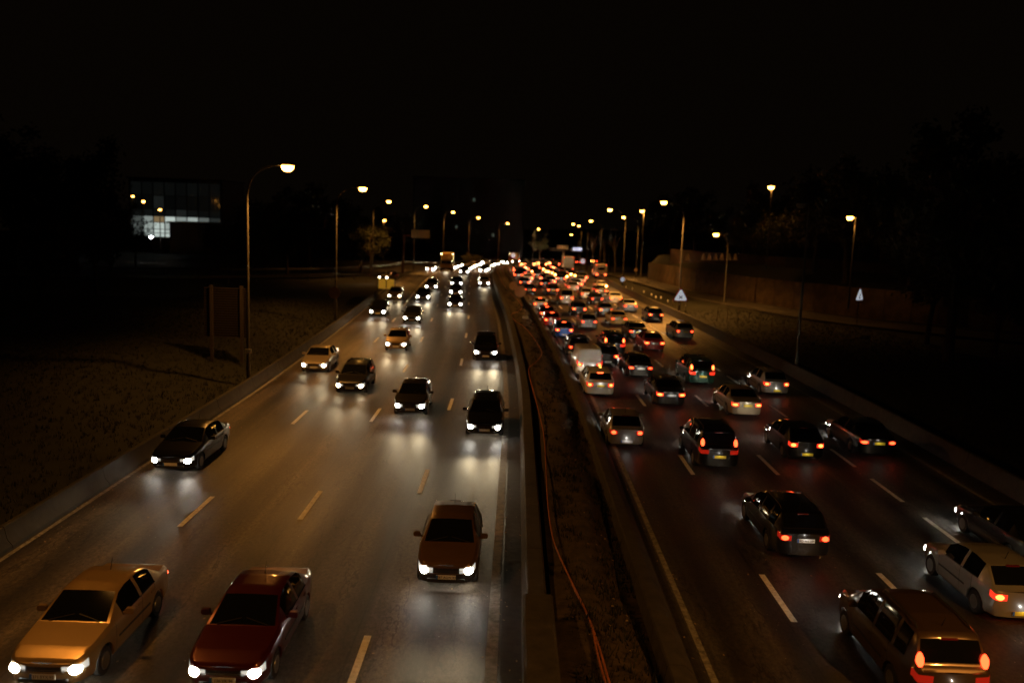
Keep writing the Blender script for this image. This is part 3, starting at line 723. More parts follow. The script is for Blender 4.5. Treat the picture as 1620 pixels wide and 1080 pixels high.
# ---- oncoming cars: pixel of the midpoint between the headlights (0.62 m up), kind, colour ...
def place(px, py, up_, sgn, kind):
    P = at(px, py, up_); rz = head_dir(P.y, sgn); L = KINDS[kind]['L']
    f = Vector((-math.sin(rz), math.cos(rz), 0)); c = P - f * (L / 2) * (1 if sgn < 0 else -1) * 1.0
    if sgn > 0: c = P + f * (L / 2)
    c.z = g(c.y); pitch = (g(c.y + 1) - g(c.y - 1)) / 2
    return c, rz, pitch
ONC = [
 (70, 1050, 'sedan', 'gold', 2, 'gold saloon car in the bottom left corner, plate ending 95', 'cool', ('371 EYX 95', None)),
 (354, 1056, 'sedan', 'darkred', 2, 'dark red saloon in the bottom left with amber light on its roof', 'cool', ('136 VK 94', None)),
 (706, 898, 'hatch', 'brown', 2, 'brown older car alone beside the median wall, plate ending 92', 'cool', ('567 AGW 92', None)),
 (766, 672, 'estate', 'black', 2, 'black estate with roof rails in the lane beside the median wall', 'cool', (None, None)),
 (648, 640, 'hatch', 'dark', 2, 'dark grey hatchback left of the black estate, in the third lane', 'cool', (None, None)),
 (768, 558, 'mpv', 'black', 2, 'black people carrier by the median wall, second ahead of the brown car', 'cool', (None, None)),
 (270, 724, 'sedan', 'black', 2, 'dark saloon hugging the left concrete barrier, its headlights glaring', 'cool', (None, None)),
 (496, 575, 'sedan', 'beige', 2, 'pale gold saloon close to the left barrier below the second street lamp', 'warm', (None, None)),
 (553, 607, 'estate', 'dark', 2, 'dark estate just right of the pale gold saloon', 'warm', (None, None)),
 (626, 543, 'hatch', 'gold', 1, 'gold hatchback in mid road ahead of the dark grey hatchback', 'warm', (None, None)),
 (597, 492, 'hatch', 'black', 1, 'black hatchback in the outermost left lane near the barrier nose', 'cool', (None, None)),
 (651, 502, 'hatch', 'dark', 1, 'dark hatchback ahead of the gold hatchback, black windscreen', 'cool', (None, None)),
 (624, 467, 'hatch', 'gold', 1, 'small gold car leaving the slip road nose on the left', 'warm', (None, None)),
 (669, 468, 'sedan', 'dark', 1, 'dark saloon behind the yellow-lit slip road, nearer of a close pair', 'cool', (None, None)),
 (682, 452, 'estate', 'grey', 1, 'grey car right behind the dark saloon of the close pair', 'cool', (None, None)),
 (720, 480, 'hatch', 'black', 1, 'black car heading the column in the middle lane', 'cool', (None, None)),
 (721, 461, 'hatch', 'dark', 1, 'second car of the middle lane column, behind the black one', 'cool', (None, None)),
 (722, 447, 'sedan', 'black', 1, 'third car of the middle lane column', 'cool', (None, None)),
 (766, 447, 'hatch', 'silver', 1, 'silver car alone in the lane by the median before the bend', 'cool', (None, None)),
 (734, 430, 'mpv', 'dark', 1, 'dark people carrier beside the front of the gold lorry', 'cool', (None, None)),
 (769, 425, 'hatch', 'dark', 1, 'dark car by the median where the road bends, behind the silver one', 'cool', (None, None)),
 (681, 421, 'sedan', 'grey', 1, 'car with dazzling lamps left of the gold lorry', 'warm', (None, None)),
]
taken = []
for px, py, kind, c, lod, label, hd, tx in ONC:
    P, rz, pit = place(px, py, .62, -1, kind)
    o = car(kind, c, P, rz, lod, label, head=hd, tail='tail', texts=tx, beam=1.0 if hd == 'cool' else .6, group='oncoming cars', bumper=BLK if c == 'brown' else None)
    o.rotation_euler[0] = -pit; taken.append((P.x, P.y))
# car on the slip road
P = at(612, 439, .6, road=False); o = car('hatch', 'dark', P + Vector((0, 2, -.5)), head_dir(140, -1) - .35, 1, 'car coming down the slip road above the yellow bollard', head='warm', beam=.6, group='oncoming cars')
o.location.z = gz(o.location.x, o.location.y) + .07
# ---- outbound cars: pixel of the midpoint between the tail lights (0.8 m up)
OUT = [
 (1274, 848, 'estate', 'black', 2, 'large black estate with white plate, nearest whole car of the outbound lanes', 'tail', 'w', 0, 'AD-466-XM'),
 (1277, 702, 'hatch', 'black', 2, 'black hatchback with yellow plate between two other dark cars', 'brake', 'y', 0, None),
 (1139, 702, 'mpv', 'black', 2, 'black people carrier with bright yellow plate right of the small silver car', 'tail', 'y', 0, None),
 (992, 682, 'hatch', 'silver', 2, 'small silver hatchback with white plate next to the median kerb', 'tail', 'w', 0, None),
 (1390, 697, 'sedan', 'black', 2, 'black saloon with amber roof in the outermost right lane, yellow-green plate', 'tail', 'y', 0, None),
 (1182, 638, 'sedan', 'beige', 2, 'old pale saloon with yellow plate and wide tail lamps', 'brake', 'y', 0, None),
 (1062, 622, 'sedan', 'dark', 2, 'dark saloon with white plate between the estate and the old pale saloon', 'brake', 'w', 0, None),
 (1112, 582, 'mpv', 'green', 2, 'dark green people carrier with yellow plate', 'brake', 'y', 0, None),
 (1229, 606, 'hatch', 'silver', 2, 'silver hatchback with orange-lit plate in the exit lane', 'brake', 'y', 0, None),
 (1014, 580, 'sedan', 'dark', 2, 'dark saloon with blue-white plate right of the white van', 'tail', 'w', 0, None),
 (950, 607, 'estate', 'white', 2, 'pale estate with its high brake light on, beside the median kerb', 'brake', 'y', 1, None),
 (933, 574, 'van', 'white', 2, 'small white panel van behind the pale estate', 'brake', 'w', 0, None),
 (962, 562, 'hatch', 'dark', 1, 'dark car half hidden right of the white panel van', 'brake', 'w', 0, None),
 (916, 548, 'estate', 'dark', 1, 'dark estate ahead of the white panel van', 'tail', 'w', 0, None),
 (973, 539, 'mpv', 'black', 1, 'black tall car with white lower tailgate, left of the red saloon', 'brake', 'w', 0, None),
 (1036, 541, 'sedan', 'red', 1, 'bright red saloon with a full-width lamp band', 'brake', 'w', 0, None),
 (1010, 523, 'sedan', 'dark', 1, 'dark car with long yellow plate above the red saloon', 'tail', 'y', 0, None),
 (1084, 523, 'estate', 'silver', 1, 'silver-grey estate with orange plate in the exit lane', 'tail', 'y', 0, None),
 (1038, 497, 'hatch', 'dark', 1, 'dark hatchback with white plate above the silver-grey estate', 'brake', 'w', 0, None),
 (980, 503, 'sedan', 'taxi', 1, 'golden yellow saloon in the middle of the queue', 'tail', 'y', 0, None),
 (932, 508, 'hatch', 'silver', 1, 'silver hatchback between the blue car and the golden saloon', 'tail', 'w', 0, None),
 (893, 521, 'hatch', 'blue', 1, 'bright blue hatchback in the lane beside the median kerb', 'brake', 'w', 1, None),
 (874, 505, 'hatch', 'red', 1, 'red hatchback braking behind another red car near the median kerb', 'brake', 'w', 1, None),
 (866, 495, 'hatch', 'darkred', 1, 'dark red car directly ahead of the red hatchback', 'brake', 'w', 1, None),
 (855, 480, 'hatch', 'white', 1, 'white hatchback with glaring brake lights beside the median kerb', 'brake', 'w', 1, None),
 (917, 488, 'hatch', 'black', 1, 'black car with white plate below the cream van', 'brake', 'w', 0, None),
 (897, 470, 'van', 'beige', 1, 'cream van with two square rear windows', 'brake', 'w', 0, None),
 (959, 489, 'hatch', 'grey', 1, 'grey car between the golden saloon and the silver cars above it', 'brake', 'y', 0, None),
 (998, 483, 'sedan', 'silver', 1, 'silver saloon in the exit lane just below the pale pole', 'tail', 'w', 0, None),
 (975, 471, 'sedan', 'white', 1, 'white saloon lit brightly below the round red-ringed sign', 'brake', 'w', 0, None),
 (945, 472, 'hatch', 'dark', 1, 'dark car with white bumper reflection right of the cream van', 'tail', 'w', 0, None),
 (952, 459, 'sedan', 'grey', 1, 'grey car with white plate near the right barrier, below the large van', 'brake', 'w', 0, None),
 (907, 453, 'sedan', 'white', 1, 'white saloon just above the cream van', 'tail', 'y', 0, None),
 (928, 464, 'hatch', 'beige', 1, 'pale hatchback with orange-lit bumper right of the cream van roof', 'tail', 'y', 0, None),
 (919, 443, 'sedan', 'silver', 1, 'silver car with bright white bumper far up the queue', 'brake', 'y', 0, None),
 (838, 457, 'sedan', 'black', 1, 'black car beside the round sign backs in the median', 'brake', 'w', 0, None),
 (830, 446, 'hatch', 'dark', 1, 'dark car ahead of the black one beside the sign backs', 'brake', 'w', 0, None),
 (820, 434, 'sedan', 'dark', 1, 'dark car with paired red lamps where the median narrows', 'brake', 'w', 0, None),
 (863, 448, 'hatch', 'black', 1, 'black hatchback with white plate in the second outbound lane', 'brake', 'w', 0, None),
 (875, 458, 'estate', 'dark', 1, 'dark estate with golden plate left of the cream van', 'brake', 'y', 0, None),
 (888, 440, 'hatch', 'dark', 1, 'dark car with strong brake lights below the box lorry', 'brake', 'w', 0, None),
 (850, 434, 'hatch', 'grey', 1, 'grey car in the second lane close to the bend', 'brake', 'w', 0, None),
]
for px, py, kind, c, lod, label, tl, plc, th, tx in OUT:
    P, rz, pit = place(px, py, {'van': .95, 'mpv': 1.14}.get(kind, .8), 1, kind)
    o = car(kind, c, P, rz, lod, label, head='cool', tail=tl, plates=('w', plc), third=bool(th), texts=(None, tx), beam=.22, group='outbound cars', van_panel=(kind == 'van' and c == 'white'), cat='van' if kind == 'van' else 'car')
    o.rotation_euler[0] = pit; taken.append((P.x, P.y))
# the three cut by the frame at the lower right
def outb(X_, Y_, *a, **k):
    P = Vector((X_, Y_, 0)); o = car(*a[:2], P, head_dir(Y_, 1), 2, a[2], group='outbound cars', **k); taken.append((X_, Y_)); return o
P, rz, _ = place(1511, 1050, 1.14, 1, 'mpv'); car('mpv', 'dark_amberlit', P, rz, 2, 'dark tall car cut by the bottom edge, amber lamplight on its broad roof painted in as brown', tail='tail', plates=('w', 'w'), beam=.22, group='outbound cars'); taken.append((P.x, P.y))  # dark car: amber lamplight on the roof is put into the body colour
P, rz, _ = place(1618, 942, .8, 1, 'hatch'); car('hatch', 'silver', P, rz, 2, 'pale hatchback with yellow plate cut by the right edge', tail='brake', plates=('w', 'y'), beam=.22, group='outbound cars'); taken.append((P.x, P.y))
P, rz, _ = place(1672, 872, .8, 1, 'sedan'); car('sedan', 'black', P, rz, 2, 'black car mostly outside the right edge beyond the pale hatchback', tail='tail', beam=.22, group='outbound cars'); taken.append((P.x, P.y))

# ---- lorries and the large van
def lorry(pos, rz, front, label, boxc, cabc, W=2.45, Hh=3.6, L=8.5, lights='head', wheel=.5):
    root = empty('lorry', pos, rz, label, 'lorry')
    bm_ = mat('lorry_box_%s' % boxc, COLS[boxc], .5, noise=.12, nscale=2); cm_ = paint(cabc, 0)
    m = MB(); m.bbox((0, -1.0, .95 + (Hh - .95) / 2), (W, L - 2.1, Hh - .95), .05); m.obj('cargo_box', bm_, root)
    m = MB(); m.bbox((0, L/2 - .95, 1.45), (W - .12, 1.85, 2.1), .12); m.obj('cab', cm_, root)
    m = MB(); m.box((0, L/2 - .02, 1.95), (W - .4, .06, .75)); m.obj('windscreen', GLASS, root)
    for s in (-1, 1):
        m = MB(); m.box((s * (W/2 - .05), L/2 - .8, 1.95), (.03, .8, .65)); m.obj('side_window', GLASS, root)
        m = MB(); m.bbox((s * (W/2 + .16), L/2 - .1, 2.0), (.2, .1, .5), .03); m.obj('mirror', BLK, root)
        m = MB(); m.box((s * (W/2 - .33), L/2 + .03, .72), (.34, .08, .20)); m.obj('headlight', HEADW if lights == 'head' else HEADL, root)
        m = MB(); m.box((s * (W/2 - .25), -L/2 + .02, .85), (.34, .06, .18)); m.obj('taillight', BRAKEB, root)
        m = MB(); m.box((s * (W/2 - .12), L/2 - 1.86, Hh - .08), (.12, .06, .08)); m.obj('marker_light', HEADW if lights == 'head' else TAIL, root)
        m = MB(); m.box((s * (W/2 - .12), -L/2 + .02, Hh - .08), (.12, .06, .08)); m.obj('marker_light', TAILB, root)
        for y in (L/2 - 1.3, -L/2 + 1.2, -L/2 + 2.4):
            m = MB(); cyl_x(m, (0, 0, 0), .48, .28, 14); o = m.obj('wheel', RUB, root); o.location = (s * (W/2 - .18), y, .48)
    m = MB(); m.bbox((0, L/2 - .05, .62), (W, .3, .42), .05); m.obj('bumper', BLK, root)
    m = MB(); m.box((0, -.2, .75), (W * .6, L - .8, .3)); m.obj('chassis', UNDER, root)
    m = MB(); m.box((0, -L/2 + .035, 2.2), (.03, .03, Hh - 1.2)); m.obj('rear_door_seam', BLK, root)
    m = MB(); m.box((0, L/2 + .12, .5), (.5, .02, .11)); m.obj('number_plate', PLW, root)
    if lights == 'head':
        S = bpy.data.lights.new('headlight_beam', 'SPOT'); S.energy = BEAM_W * 1.2; S.color = (1, .85, .6); S.spot_size = rad(60); S.spot_blend = .8; S.shadow_soft_size = .1
        b = link('headlight_beam', S, root); b.location = (0, L/2 + .2, .75); b.rotation_euler = (rad(85), 0, 0)
    return root
Yt = 176; P = atY(705, 427, Yt); P.z = g(Yt)
lorry(P + Vector((0, 4, 0)), head_dir(Yt, -1), True, 'gold box lorry coming on in the left lanes, cab above the cars', 'taxi', 'taxi')
taken.append((P.x, P.y + 4)); taken.append((P.x, P.y + 8))
P = atY(899, 424, 205); P.z = g(205); lorry(P + Vector((0, 4, 0)), head_dir(205, 1), False, 'white box lorry seen from behind in the middle of the outbound queue', 'beige', 'white', lights='tail'); taken.append((P.x, P.y + 4))
P = atY(950, 437, 165); P.z = g(165)
o = lorry(P + Vector((0, 3, 0)), head_dir(165, 1), False, 'pale high-roofed delivery lorry nearest the right barrier below the bare trees', 'beige', 'white', W=2.1, Hh=2.7, L=6.2, lights='tail'); taken.append((P.x, P.y + 3))
m = MB(); m.box((0, -3.09, 1.95), (1.3, .04, .55)); m.obj('rear_window', GLASS, o)
P = PT(345, -5.4); lorry(P, head_dir(345, -1), True, 'distant orange-fronted box lorry on the crest of the bend', 'taxi', 'taxi', lights='head'); taken.append((P.x, P.y))
P = PT(372, -9); lorry(P, head_dir(372, -1), True, 'farthest grey box lorry beyond the crest of the bend', 'grey', 'grey', lights='head'); taken.append((P.x, P.y))
# ---- the queue beyond, both ways
def free(x, y, d=5.6, wx=2.3): return all(abs(y - b) > d or abs(x - a) > wx for a, b in taken)
kinds = ['hatch', 'hatch', 'sedan', 'estate', 'mpv', 'sedan']; cc = ['dark', 'black', 'grey', 'silver', 'white', 'dark', 'beige', 'grey']
cnt = 0
for off in (5.35, 8.5, 12.1, 15.6):
    Y = 128 + R.uniform(0, 5)
    while Y < 460:
        P = PT(Y, off + R.uniform(-.25, .25)); 
        if free(P.x, P.y) and not (off > 15 and Y > 300 and R.random() < .5):
            lod = 0
            car(R.choice(kinds), R.choice(cc), P, head_dir(Y, 1), lod, 'distant car in the dense outbound queue showing only its red tail lamps', tail='brake' if R.random() < .45 else 'tail', group='distant outbound queue')
            taken.append((P.x, P.y)); cnt += 1
        Y += R.uniform(6.2, 9.5) if Y < 300 else R.uniform(7, 12)
for off in (-1.9, -5.5, -9.0, -12.6):
    Y = 178 + R.uniform(0, 12)
    while Y < 470:
        P = PT(Y, off + R.uniform(-.25, .25))
        if free(P.x, P.y, 6.5):
            k = car(R.choice(kinds), R.choice(cc), P, head_dir(Y, -1), 0, 'distant oncoming car at the bend showing only its white headlights', group='distant oncoming traffic', beam=(1.1 if R.random() < .5 and Y < 330 else 0))
            taken.append((P.x, P.y)); cnt += 1
        Y += R.uniform(8, 16) if Y < 250 else R.uniform(14, 30)
print('distant cars', cnt)

# ------------------------------------------------------------------ signs and gantries
def disc(mb, c, r, y, m, n=24, dy=.02, face=-1):
    vs = [(c[0] + r * math.cos(a), y, c[1] + r * math.sin(a)) for a in [2*math.pi*k/n for k in range(n)]]; vs2 = [(x, yy + dy, z) for x, yy, z in vs]
    mb.add(vs + vs2, [tuple(range(n)), tuple(range(2*n-1, n-1, -1))] + [(k, (k+1) % n, n+(k+1) % n, n+k) for k in range(n)], m)
def round_sign(P, gz_, r, label, back=False, txt=None):
    root = empty('round_sign', (P.x, P.y, gz_), 0, label, 'road sign'); H = P.z - gz_
    m = MB(); m.tube([(0, .06, -.3), (0, .06, H + r * .6)], .035, 8); m.obj('post', STEEL, root)
    m = MB()
    if back: disc(m, (0, H), r, 0.0, 0); m.obj('sign_plate', mat('sign_back', (.30, .20, .15), .6, noise=.1), root)
    else:
        disc(m, (0, H), r, 0, 0); m.obj('red_ring', SIGNR, root)
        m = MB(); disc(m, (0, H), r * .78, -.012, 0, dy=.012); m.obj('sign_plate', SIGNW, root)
        if txt: t = text(txt, r * .95, SIGNB, 'number', root); t.location = (0, -.018, H); t.rotation_euler = (math.pi/2, 0, 0)
    return root
def sgn(px, py, Y, r, label, **k):
    P = atY(px, py, Y); return round_sign(P, gz(P.x, Y) if not k.pop('med', 0) else g(Y) + .3, r, label, **k)
sgn(812, 404, 150, .46, 'white round speed sign with red ring above the bend in the median', med=1, txt='90')
sgn(922, 413, 190, .62, 'white round speed sign with red ring below the gantry on the right', txt='90')
sgn(985, 442, 139.8, .42, 'small red-ringed round sign on the pale lamp pole by the right barrier', txt='90')
sgn(1006, 427, 150, .30, 'tiny pale disc sign among the dark verge right of the pale pole', back=True)
sgn(823, 461, 108, .72, 'larger round sign seen from behind standing in the median', back=True, med=1)
sgn(812, 452, 118, .55, 'smaller round sign seen from behind at the left of the median pair', back=True, med=1)
sgn(529, 463, Y2 - .3, .52, 'brown round sign back on the second street lamp pole', back=True)
def tri(P, base, s, label, tilt=0, mark='x', bend=False):
    root = empty('warning_sign', (P.x, P.y, base), tilt, label, 'road sign'); H = P.z - base
    m = MB(); m.tube([(0, .05, -.3), (0, .05, H + s * .3)], .035, 8); m.obj('post', STEEL, root)
    def T(r, y0, y1, name, mt):
        m = MB(); vs = []
        for k in range(3):
            a0 = math.pi/2 + k * 2*math.pi/3
            for d in (-.12, .12): vs.append((r * math.cos(a0 + d), y0, H + r * math.sin(a0 + d)))
        m.add(vs + [(x, y1, z) for x, y, z in vs], [tuple(range(6)), tuple(range(11, 5, -1))] + [(k, (k+1) % 6, 6+(k+1) % 6, 6+k) for k in range(6)]); return m.obj(name, mt, root)
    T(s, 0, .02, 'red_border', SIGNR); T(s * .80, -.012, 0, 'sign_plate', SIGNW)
    if mark == 'x':
        m = MB()
        for a in (.7, -.7): m.box((0, -.018, H - s * .08), (s * .62, .008, s * .10), 0, Matrix.Rotation(a, 3, 'Y'))
        m.obj('cross_symbol', SIGNB, root)
    else:
        m = MB(); m.tube([(-.1, -.02, H - .25), (.0, -.02, H), (.08, -.02, H + .1), (-.05, -.02, H + .2)], .04, 6); m.tube([(0, -.02, H - .25), (.18, -.02, H - .2)], .04, 6); m.obj('bend_symbol', SIGNB, root)
    return root
P = atY(1077, 469, 101.6); tri(P, gz(P.x, P.y), .95, 'white triangular warning sign with black cross in front of the right lamp pole')
P = atY(1360, 468, 84); tri(P, gz(P.x, P.y), .82, 'battered triangular warning sign with an added white glow among the dark right trees', .7, 'b')
# small reflector plates
def plate_obj(P, d, mt, name, label, cat, base=None, group=None):
    root = empty(name, (P.x, P.y, base), 0, label, cat, group); H = P.z - base
    m = MB(); m.box((0, 0, H), d); m.obj('panel', mt, root)
    if H > .25: m = MB(); m.tube([(0, .04, -.1), (0, .04, H)], .03, 6); m.obj('post', STEEL, root)
SIGNP = mat('marker_white', (.85, .87, .86), .4)
P = at(831, 502, .6); plate_obj(P, (.55, .03, .24), SIGNP, 'marker_plate', 'small white rectangular marker standing in the median soil', 'marker', g(P.y) + .2)
P = atY(393, 555, Y1 - .2); plate_obj(P, (.34, .03, .22), SIGNP, 'marker_plate', 'little white number plate on the nearest left lamp pole', 'marker', gz(P.x, P.y))
for i, (px, py) in enumerate(((1018, 463), (1030, 468), (1037, 472), (1045, 473), (1056, 479), (1064, 482), (1074, 485), (1084, 488), (1000, 458), (990, 455))):
    P = at(px, py + 8, 0, road=False); P.z += .85; plate_obj(P, (.14, .05, .26), SIGNP, 'reflector_post', 'small white reflector post along the top of the right verge', 'reflector', gz(P.x, P.y), 'reflector posts on the right verge')
# cantilever sign on the left (seen as a brown board)
Yc = 168; B0 = atY(637, 416, Yc); T0 = atY(641, 372, Yc); S0 = atY(651, 363.5, Yc - .4); S1 = atY(679.5, 377, Yc - .4)
root = empty('cantilever_sign', (B0.x, Yc, g(Yc)), 0, 'cantilever sign board on a thick brown post above the left verge', 'road sign'); bz = g(Yc)
m = MB(); m.tube([(0, 0, -.3), (.2, 0, T0.z - bz)], [.28, .22], 10); m.obj('post', BROWNST, root, 40)
m = MB(); m.box(((S1.x - B0.x) / 2 + .1, 0, T0.z - bz - .05), (S1.x - B0.x, .25, .26)); m.obj('arm', BROWNST, root)
wS, hS = S1.x - S0.x, S0.z - S1.z; cx, cz = (S0.x + S1.x) / 2 - B0.x, (S0.z + S1.z) / 2 - bz
for k in range(3):
    m = MB(); m.box((cx + (k - 1) * wS / 3, -.35, cz), (wS / 3 - .03, .08, hS)); m.obj('panel', mat('brown_panel', (.72, .45, .20), .5, noise=.15), root)
for k in range(4):
    m = MB(); m.box((cx + (k - 1.5) * wS / 4.2, -.2, cz), (.1, .2, hS + .1)); m.obj('bracket', BROWNST, root)
# gantry over the outbound lanes
Yg = 232; root = empty('sign_gantry', (atY(893, 420, Yg).x, Yg, g(Yg)), 0, 'brown overhead gantry with a small white panel spanning the outbound lanes', 'gantry'); O = root.location
def gp(px, py, dy=0): return atY(px, py, Yg + dy) - O
for px in (891.5, 929.5):
    a = gp(px, 396); m = MB(); m.box((a.x, 0, (a.z) / 2 - .2), (.62, .5, a.z + .4)); m.obj('leg', BROWNST, root)
a, b = gp(868, 394), gp(936, 396); m = MB()
L_ = b.x - a.x
for y in (-.45, .45):
    for z in (-.35, .35): m.box(((a.x + b.x) / 2, y, a.z + z), (L_, .12, .12))
for k in range(18):
    x = a.x + L_ * (k + .5) / 18; m.box((x, -.45, a.z), (.07, .07, .9), 0, Matrix.Rotation(.7 * (1 if k % 2 else -1), 3, 'Y')); m.box((x, .45, a.z), (.07, .07, .9), 0, Matrix.Rotation(-.7 * (1 if k % 2 else -1), 3, 'Y'))
m.obj('truss', BROWNST, root)
a, b = gp(881, 387), gp(899, 394.5)
m = MB(); m.box(((a.x+b.x)/2, -.65, (a.z+b.z)/2), (b.x-a.x, .12, a.z-b.z)); m.obj('sign_board', mat('brown_panel', (.34, .19, .09), .5), root)
a, b = gp(906, 391.3), gp(920, 396.5)
m = MB(); m.box(((a.x+b.x)/2, -.72, (a.z+b.z)/2), (b.x-a.x, .12, a.z-b.z)); m.obj('lit_panel', mat('lit_sign', (.8, .82, 1), .4, emit=.75, ecol=(.72, .74, 1)), root)
a, b = gp(899, 389.5), gp(925, 391)
for k in range(7):
    m = MB(); m.box((a.x + (b.x-a.x)*k/6, -.7, a.z + .2), (.35, .5, .12)); m.obj('sign_lamp', BROWNST, root)
# big board seen from behind at the left: posts and ribs
Yb = at(337, 567, 0, road=False).y; a = atY(322, 455, Yb); b = atY(392, 534, Yb)
root = empty('large_sign_back', (atY(336, 560, Yb).x, Yb, gz(atY(336, 560, Yb).x, Yb)), 0, 'large sign board seen from behind on two posts, ribbed, on the left bank', 'road sign'); O = root.location
RIB = mat('rib_steel', (.022, .015, .011), .8)
for px in (335.5, 383):
    p = atY(px, 500, Yb) - O; m = MB(); m.box((p.x, -.08, (a.z - O.z) / 2), (.17, .2, a.z - O.z + .4)); m.obj('post', RIB, root)
m = MB(); m.box(((a.x + b.x)/2 - O.x, .12, (a.z + b.z)/2 - O.z), (b.x - a.x, .03, a.z - b.z)); m.obj('sign_plate', mat('dark_plate', (.008, .006, .005), .95), root)
rm = MB(); rm.box((0, 0, 0), (b.x - a.x, .07, .05)); rme = rm.mesh('rib', [RIB])
for k in range(21):
    o = link('rib', rme, root); o.location = ((a.x + b.x)/2 - O.x, .06, a.z - O.z - (a.z - b.z) * k / 20)
# yellow bollard at the slip road nose
P = at(611, 458, 0, road=False); root = empty('nose_bollard', P, 0, 'yellow bollard panels with an added glow at the nose of the slip road', 'bollard')
YEL = mat('yellow_panel_glow', (.75, .42, .03), .45, emit=.22, ecol=(1, .5, .04))  # weak emission added in place of headlight glare returned by the panels
for s in (-1, 1):
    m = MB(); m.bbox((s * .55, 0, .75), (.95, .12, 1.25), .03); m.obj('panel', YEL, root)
for x in (-1.15, 0, 1.15): m = MB(); m.tube([(x, .1, -.2), (x, .1, 1.5)], .05, 6); m.obj('post', BLK, root)

# orange conduit in the median
def along(pts, r, label, name='conduit', lift=.5):
    P = []
    for px, py in pts:
        q = at(px, py, .40); P.append(Vector((q.x, q.y, g(q.y) + lift + soil_h(q.y, q.x - refx(q.y)) * .6)))
    for _ in range(2):
        Q = [P[0]]
        for a, b in zip(P, P[1:]): Q += [a * .75 + b * .25, a * .25 + b * .75]
        P = Q + [P[-1]]
    m = MB(); m.tube(P, r, 7); o = m.obj(name, ORANGEP, smooth=60); return tag(o, label, 'conduit')
along([(975, 1120), (962, 1078), (950, 1035), (930, 985), (905, 930), (882, 882), (873, 850), (866, 800), (864, 750), (862, 700), (855, 665), (845, 625), (838, 600), (835, 583), (846, 575), (857, 566), (857, 556), (846, 538), (830, 520), (812, 507), (808, 497), (822, 494), (827, 486), (821, 478), (806, 463), (793, 446), (787, 430)], .024, 'long orange conduit snaking along the median soil strip')
along([(968, 1120), (955, 1075), (944, 1035), (936, 1000), (922, 968), (905, 932)],   .024, 'second short conduit lying beside the long one at the bottom')

# ------------------------------------------------------------------ building with lit panes (left), dark blocks
def building(px0, px1, py0, py1, Y, depth, label, wallm, cols, rows, lit, name='office_building', base=None):
    A = atY(px0, py0, Y); B = atY(px1, py1, Y); bz = base if base is not None else gz(A.x, Y)
    root = empty(name, ((A.x + B.x) / 2, Y, bz), 0, label, 'building'); W, H = B.x - A.x, A.z - bz; z1 = B.z - bz
    m = MB(); m.box((0, depth / 2 + .35, H / 2 + .3), (W + .8, depth, H + .6)); m.obj('wall', wallm, root)
    m = MB(); m.box((0, depth / 2, H + .75), (W + 1.4, depth + 1, .3)); m.obj('roof', wallm, root)
    return root, W, H, z1
GW = mat('glazing_frame', (.03, .03, .03), .5); DW = mat('dark_render', (.05, .045, .04), .9)
root, W_, H_, z1 = building(205, 349, 286, 383, 205, 16, 'glazed office building with lit lower panes at the far left', DW, 8, 7, None, base=1.0)
ys = [286, 309, 331, 343, 353.5, 365, 371, 378]; zs = [H_ - (y - 286) / 97 * (H_ - z1) for y in ys]
def lit_at(c, r):
    if r == 0: return .003
    if r == 1: return .0015 if c != 2 else .012
    if r == 2: return .004 if c != 4 else .015
    if r == 3: return [.08, .25, .17, .5, .28, .40, .10, .02][c]
    return [.10, .42, .55, .48, .0, .0, .0, 0][c]
PM = {}
for r in range(7):
    for c in range(8):
        e = round(lit_at(c, r) * R.choice((.8, 1, 1.15)), 4)
        k = (e > 0, e)
        mt = mat('pane_lit_%05d' % int(e * 10000), (.05, .06, .06), .1, emit=max(.001, e), ecol=(.80, .93, .86) if not (r == 3 and c == 2) else (1, .7, .35))
        m = MB(); w1 = W_ / 8; m.box((-W_ / 2 + w1 * (c + .5), .33, (zs[r] + zs[r + 1]) / 2), (w1 - .22, .04, zs[r] - zs[r + 1] - .16)); m.obj('pane', mt, root)
for c in range(9): m = MB(); m.box((-W_ / 2 + W_ / 8 * c, .28, (H_ + z1) / 2), (.22, .16, H_ - z1)); m.obj('mullion', GW, root)
for r in range(8): m = MB(); m.box((0, .26, zs[r]), (W_, .12, .16)); m.obj('transom', GW, root)
building(270, 400, 357, 402, 190, 10, 'low windowless dark building in front of the glazed office building', DW, 0, 0, None, name='low_building', base=0)
TB, _, _, _ = building(655, 825, 282, 402, 420, 30, 'huge unlit tower block barely visible behind the bend', DW, 0, 0, None, name='tower_block', base=-12)
for px, py in ((750, 316), (722, 359), (780, 372)):
    q = atY(px, py, 419.9); m = MB(); m.box((0, 0, 0), (1.0, .1, 1.3)); o = m.obj('window', mat('dim_window', (.05, .06, .05), .2, emit=.05, ecol=(.7, 1, .8)), TB); o.location = q - TB.location
root, W_, H_, z1 = building(1290, 1330, 292, 400, 260, 14, 'dark slender block with a few dim windows behind the right trees', DW, 0, 0, None, name='apartment_block', base=0)
for i, (x, z) in enumerate(((.25, .93), (.28, .86), (-.1, .80), (.4, .95))):
    m = MB(); m.box((x * W_ , .3, z * H_), (.8, .1, 1.1)); m.obj('window', mat('dim_window', (.05, .06, .05), .2, emit=.05, ecol=(.7, 1, .8)), root)

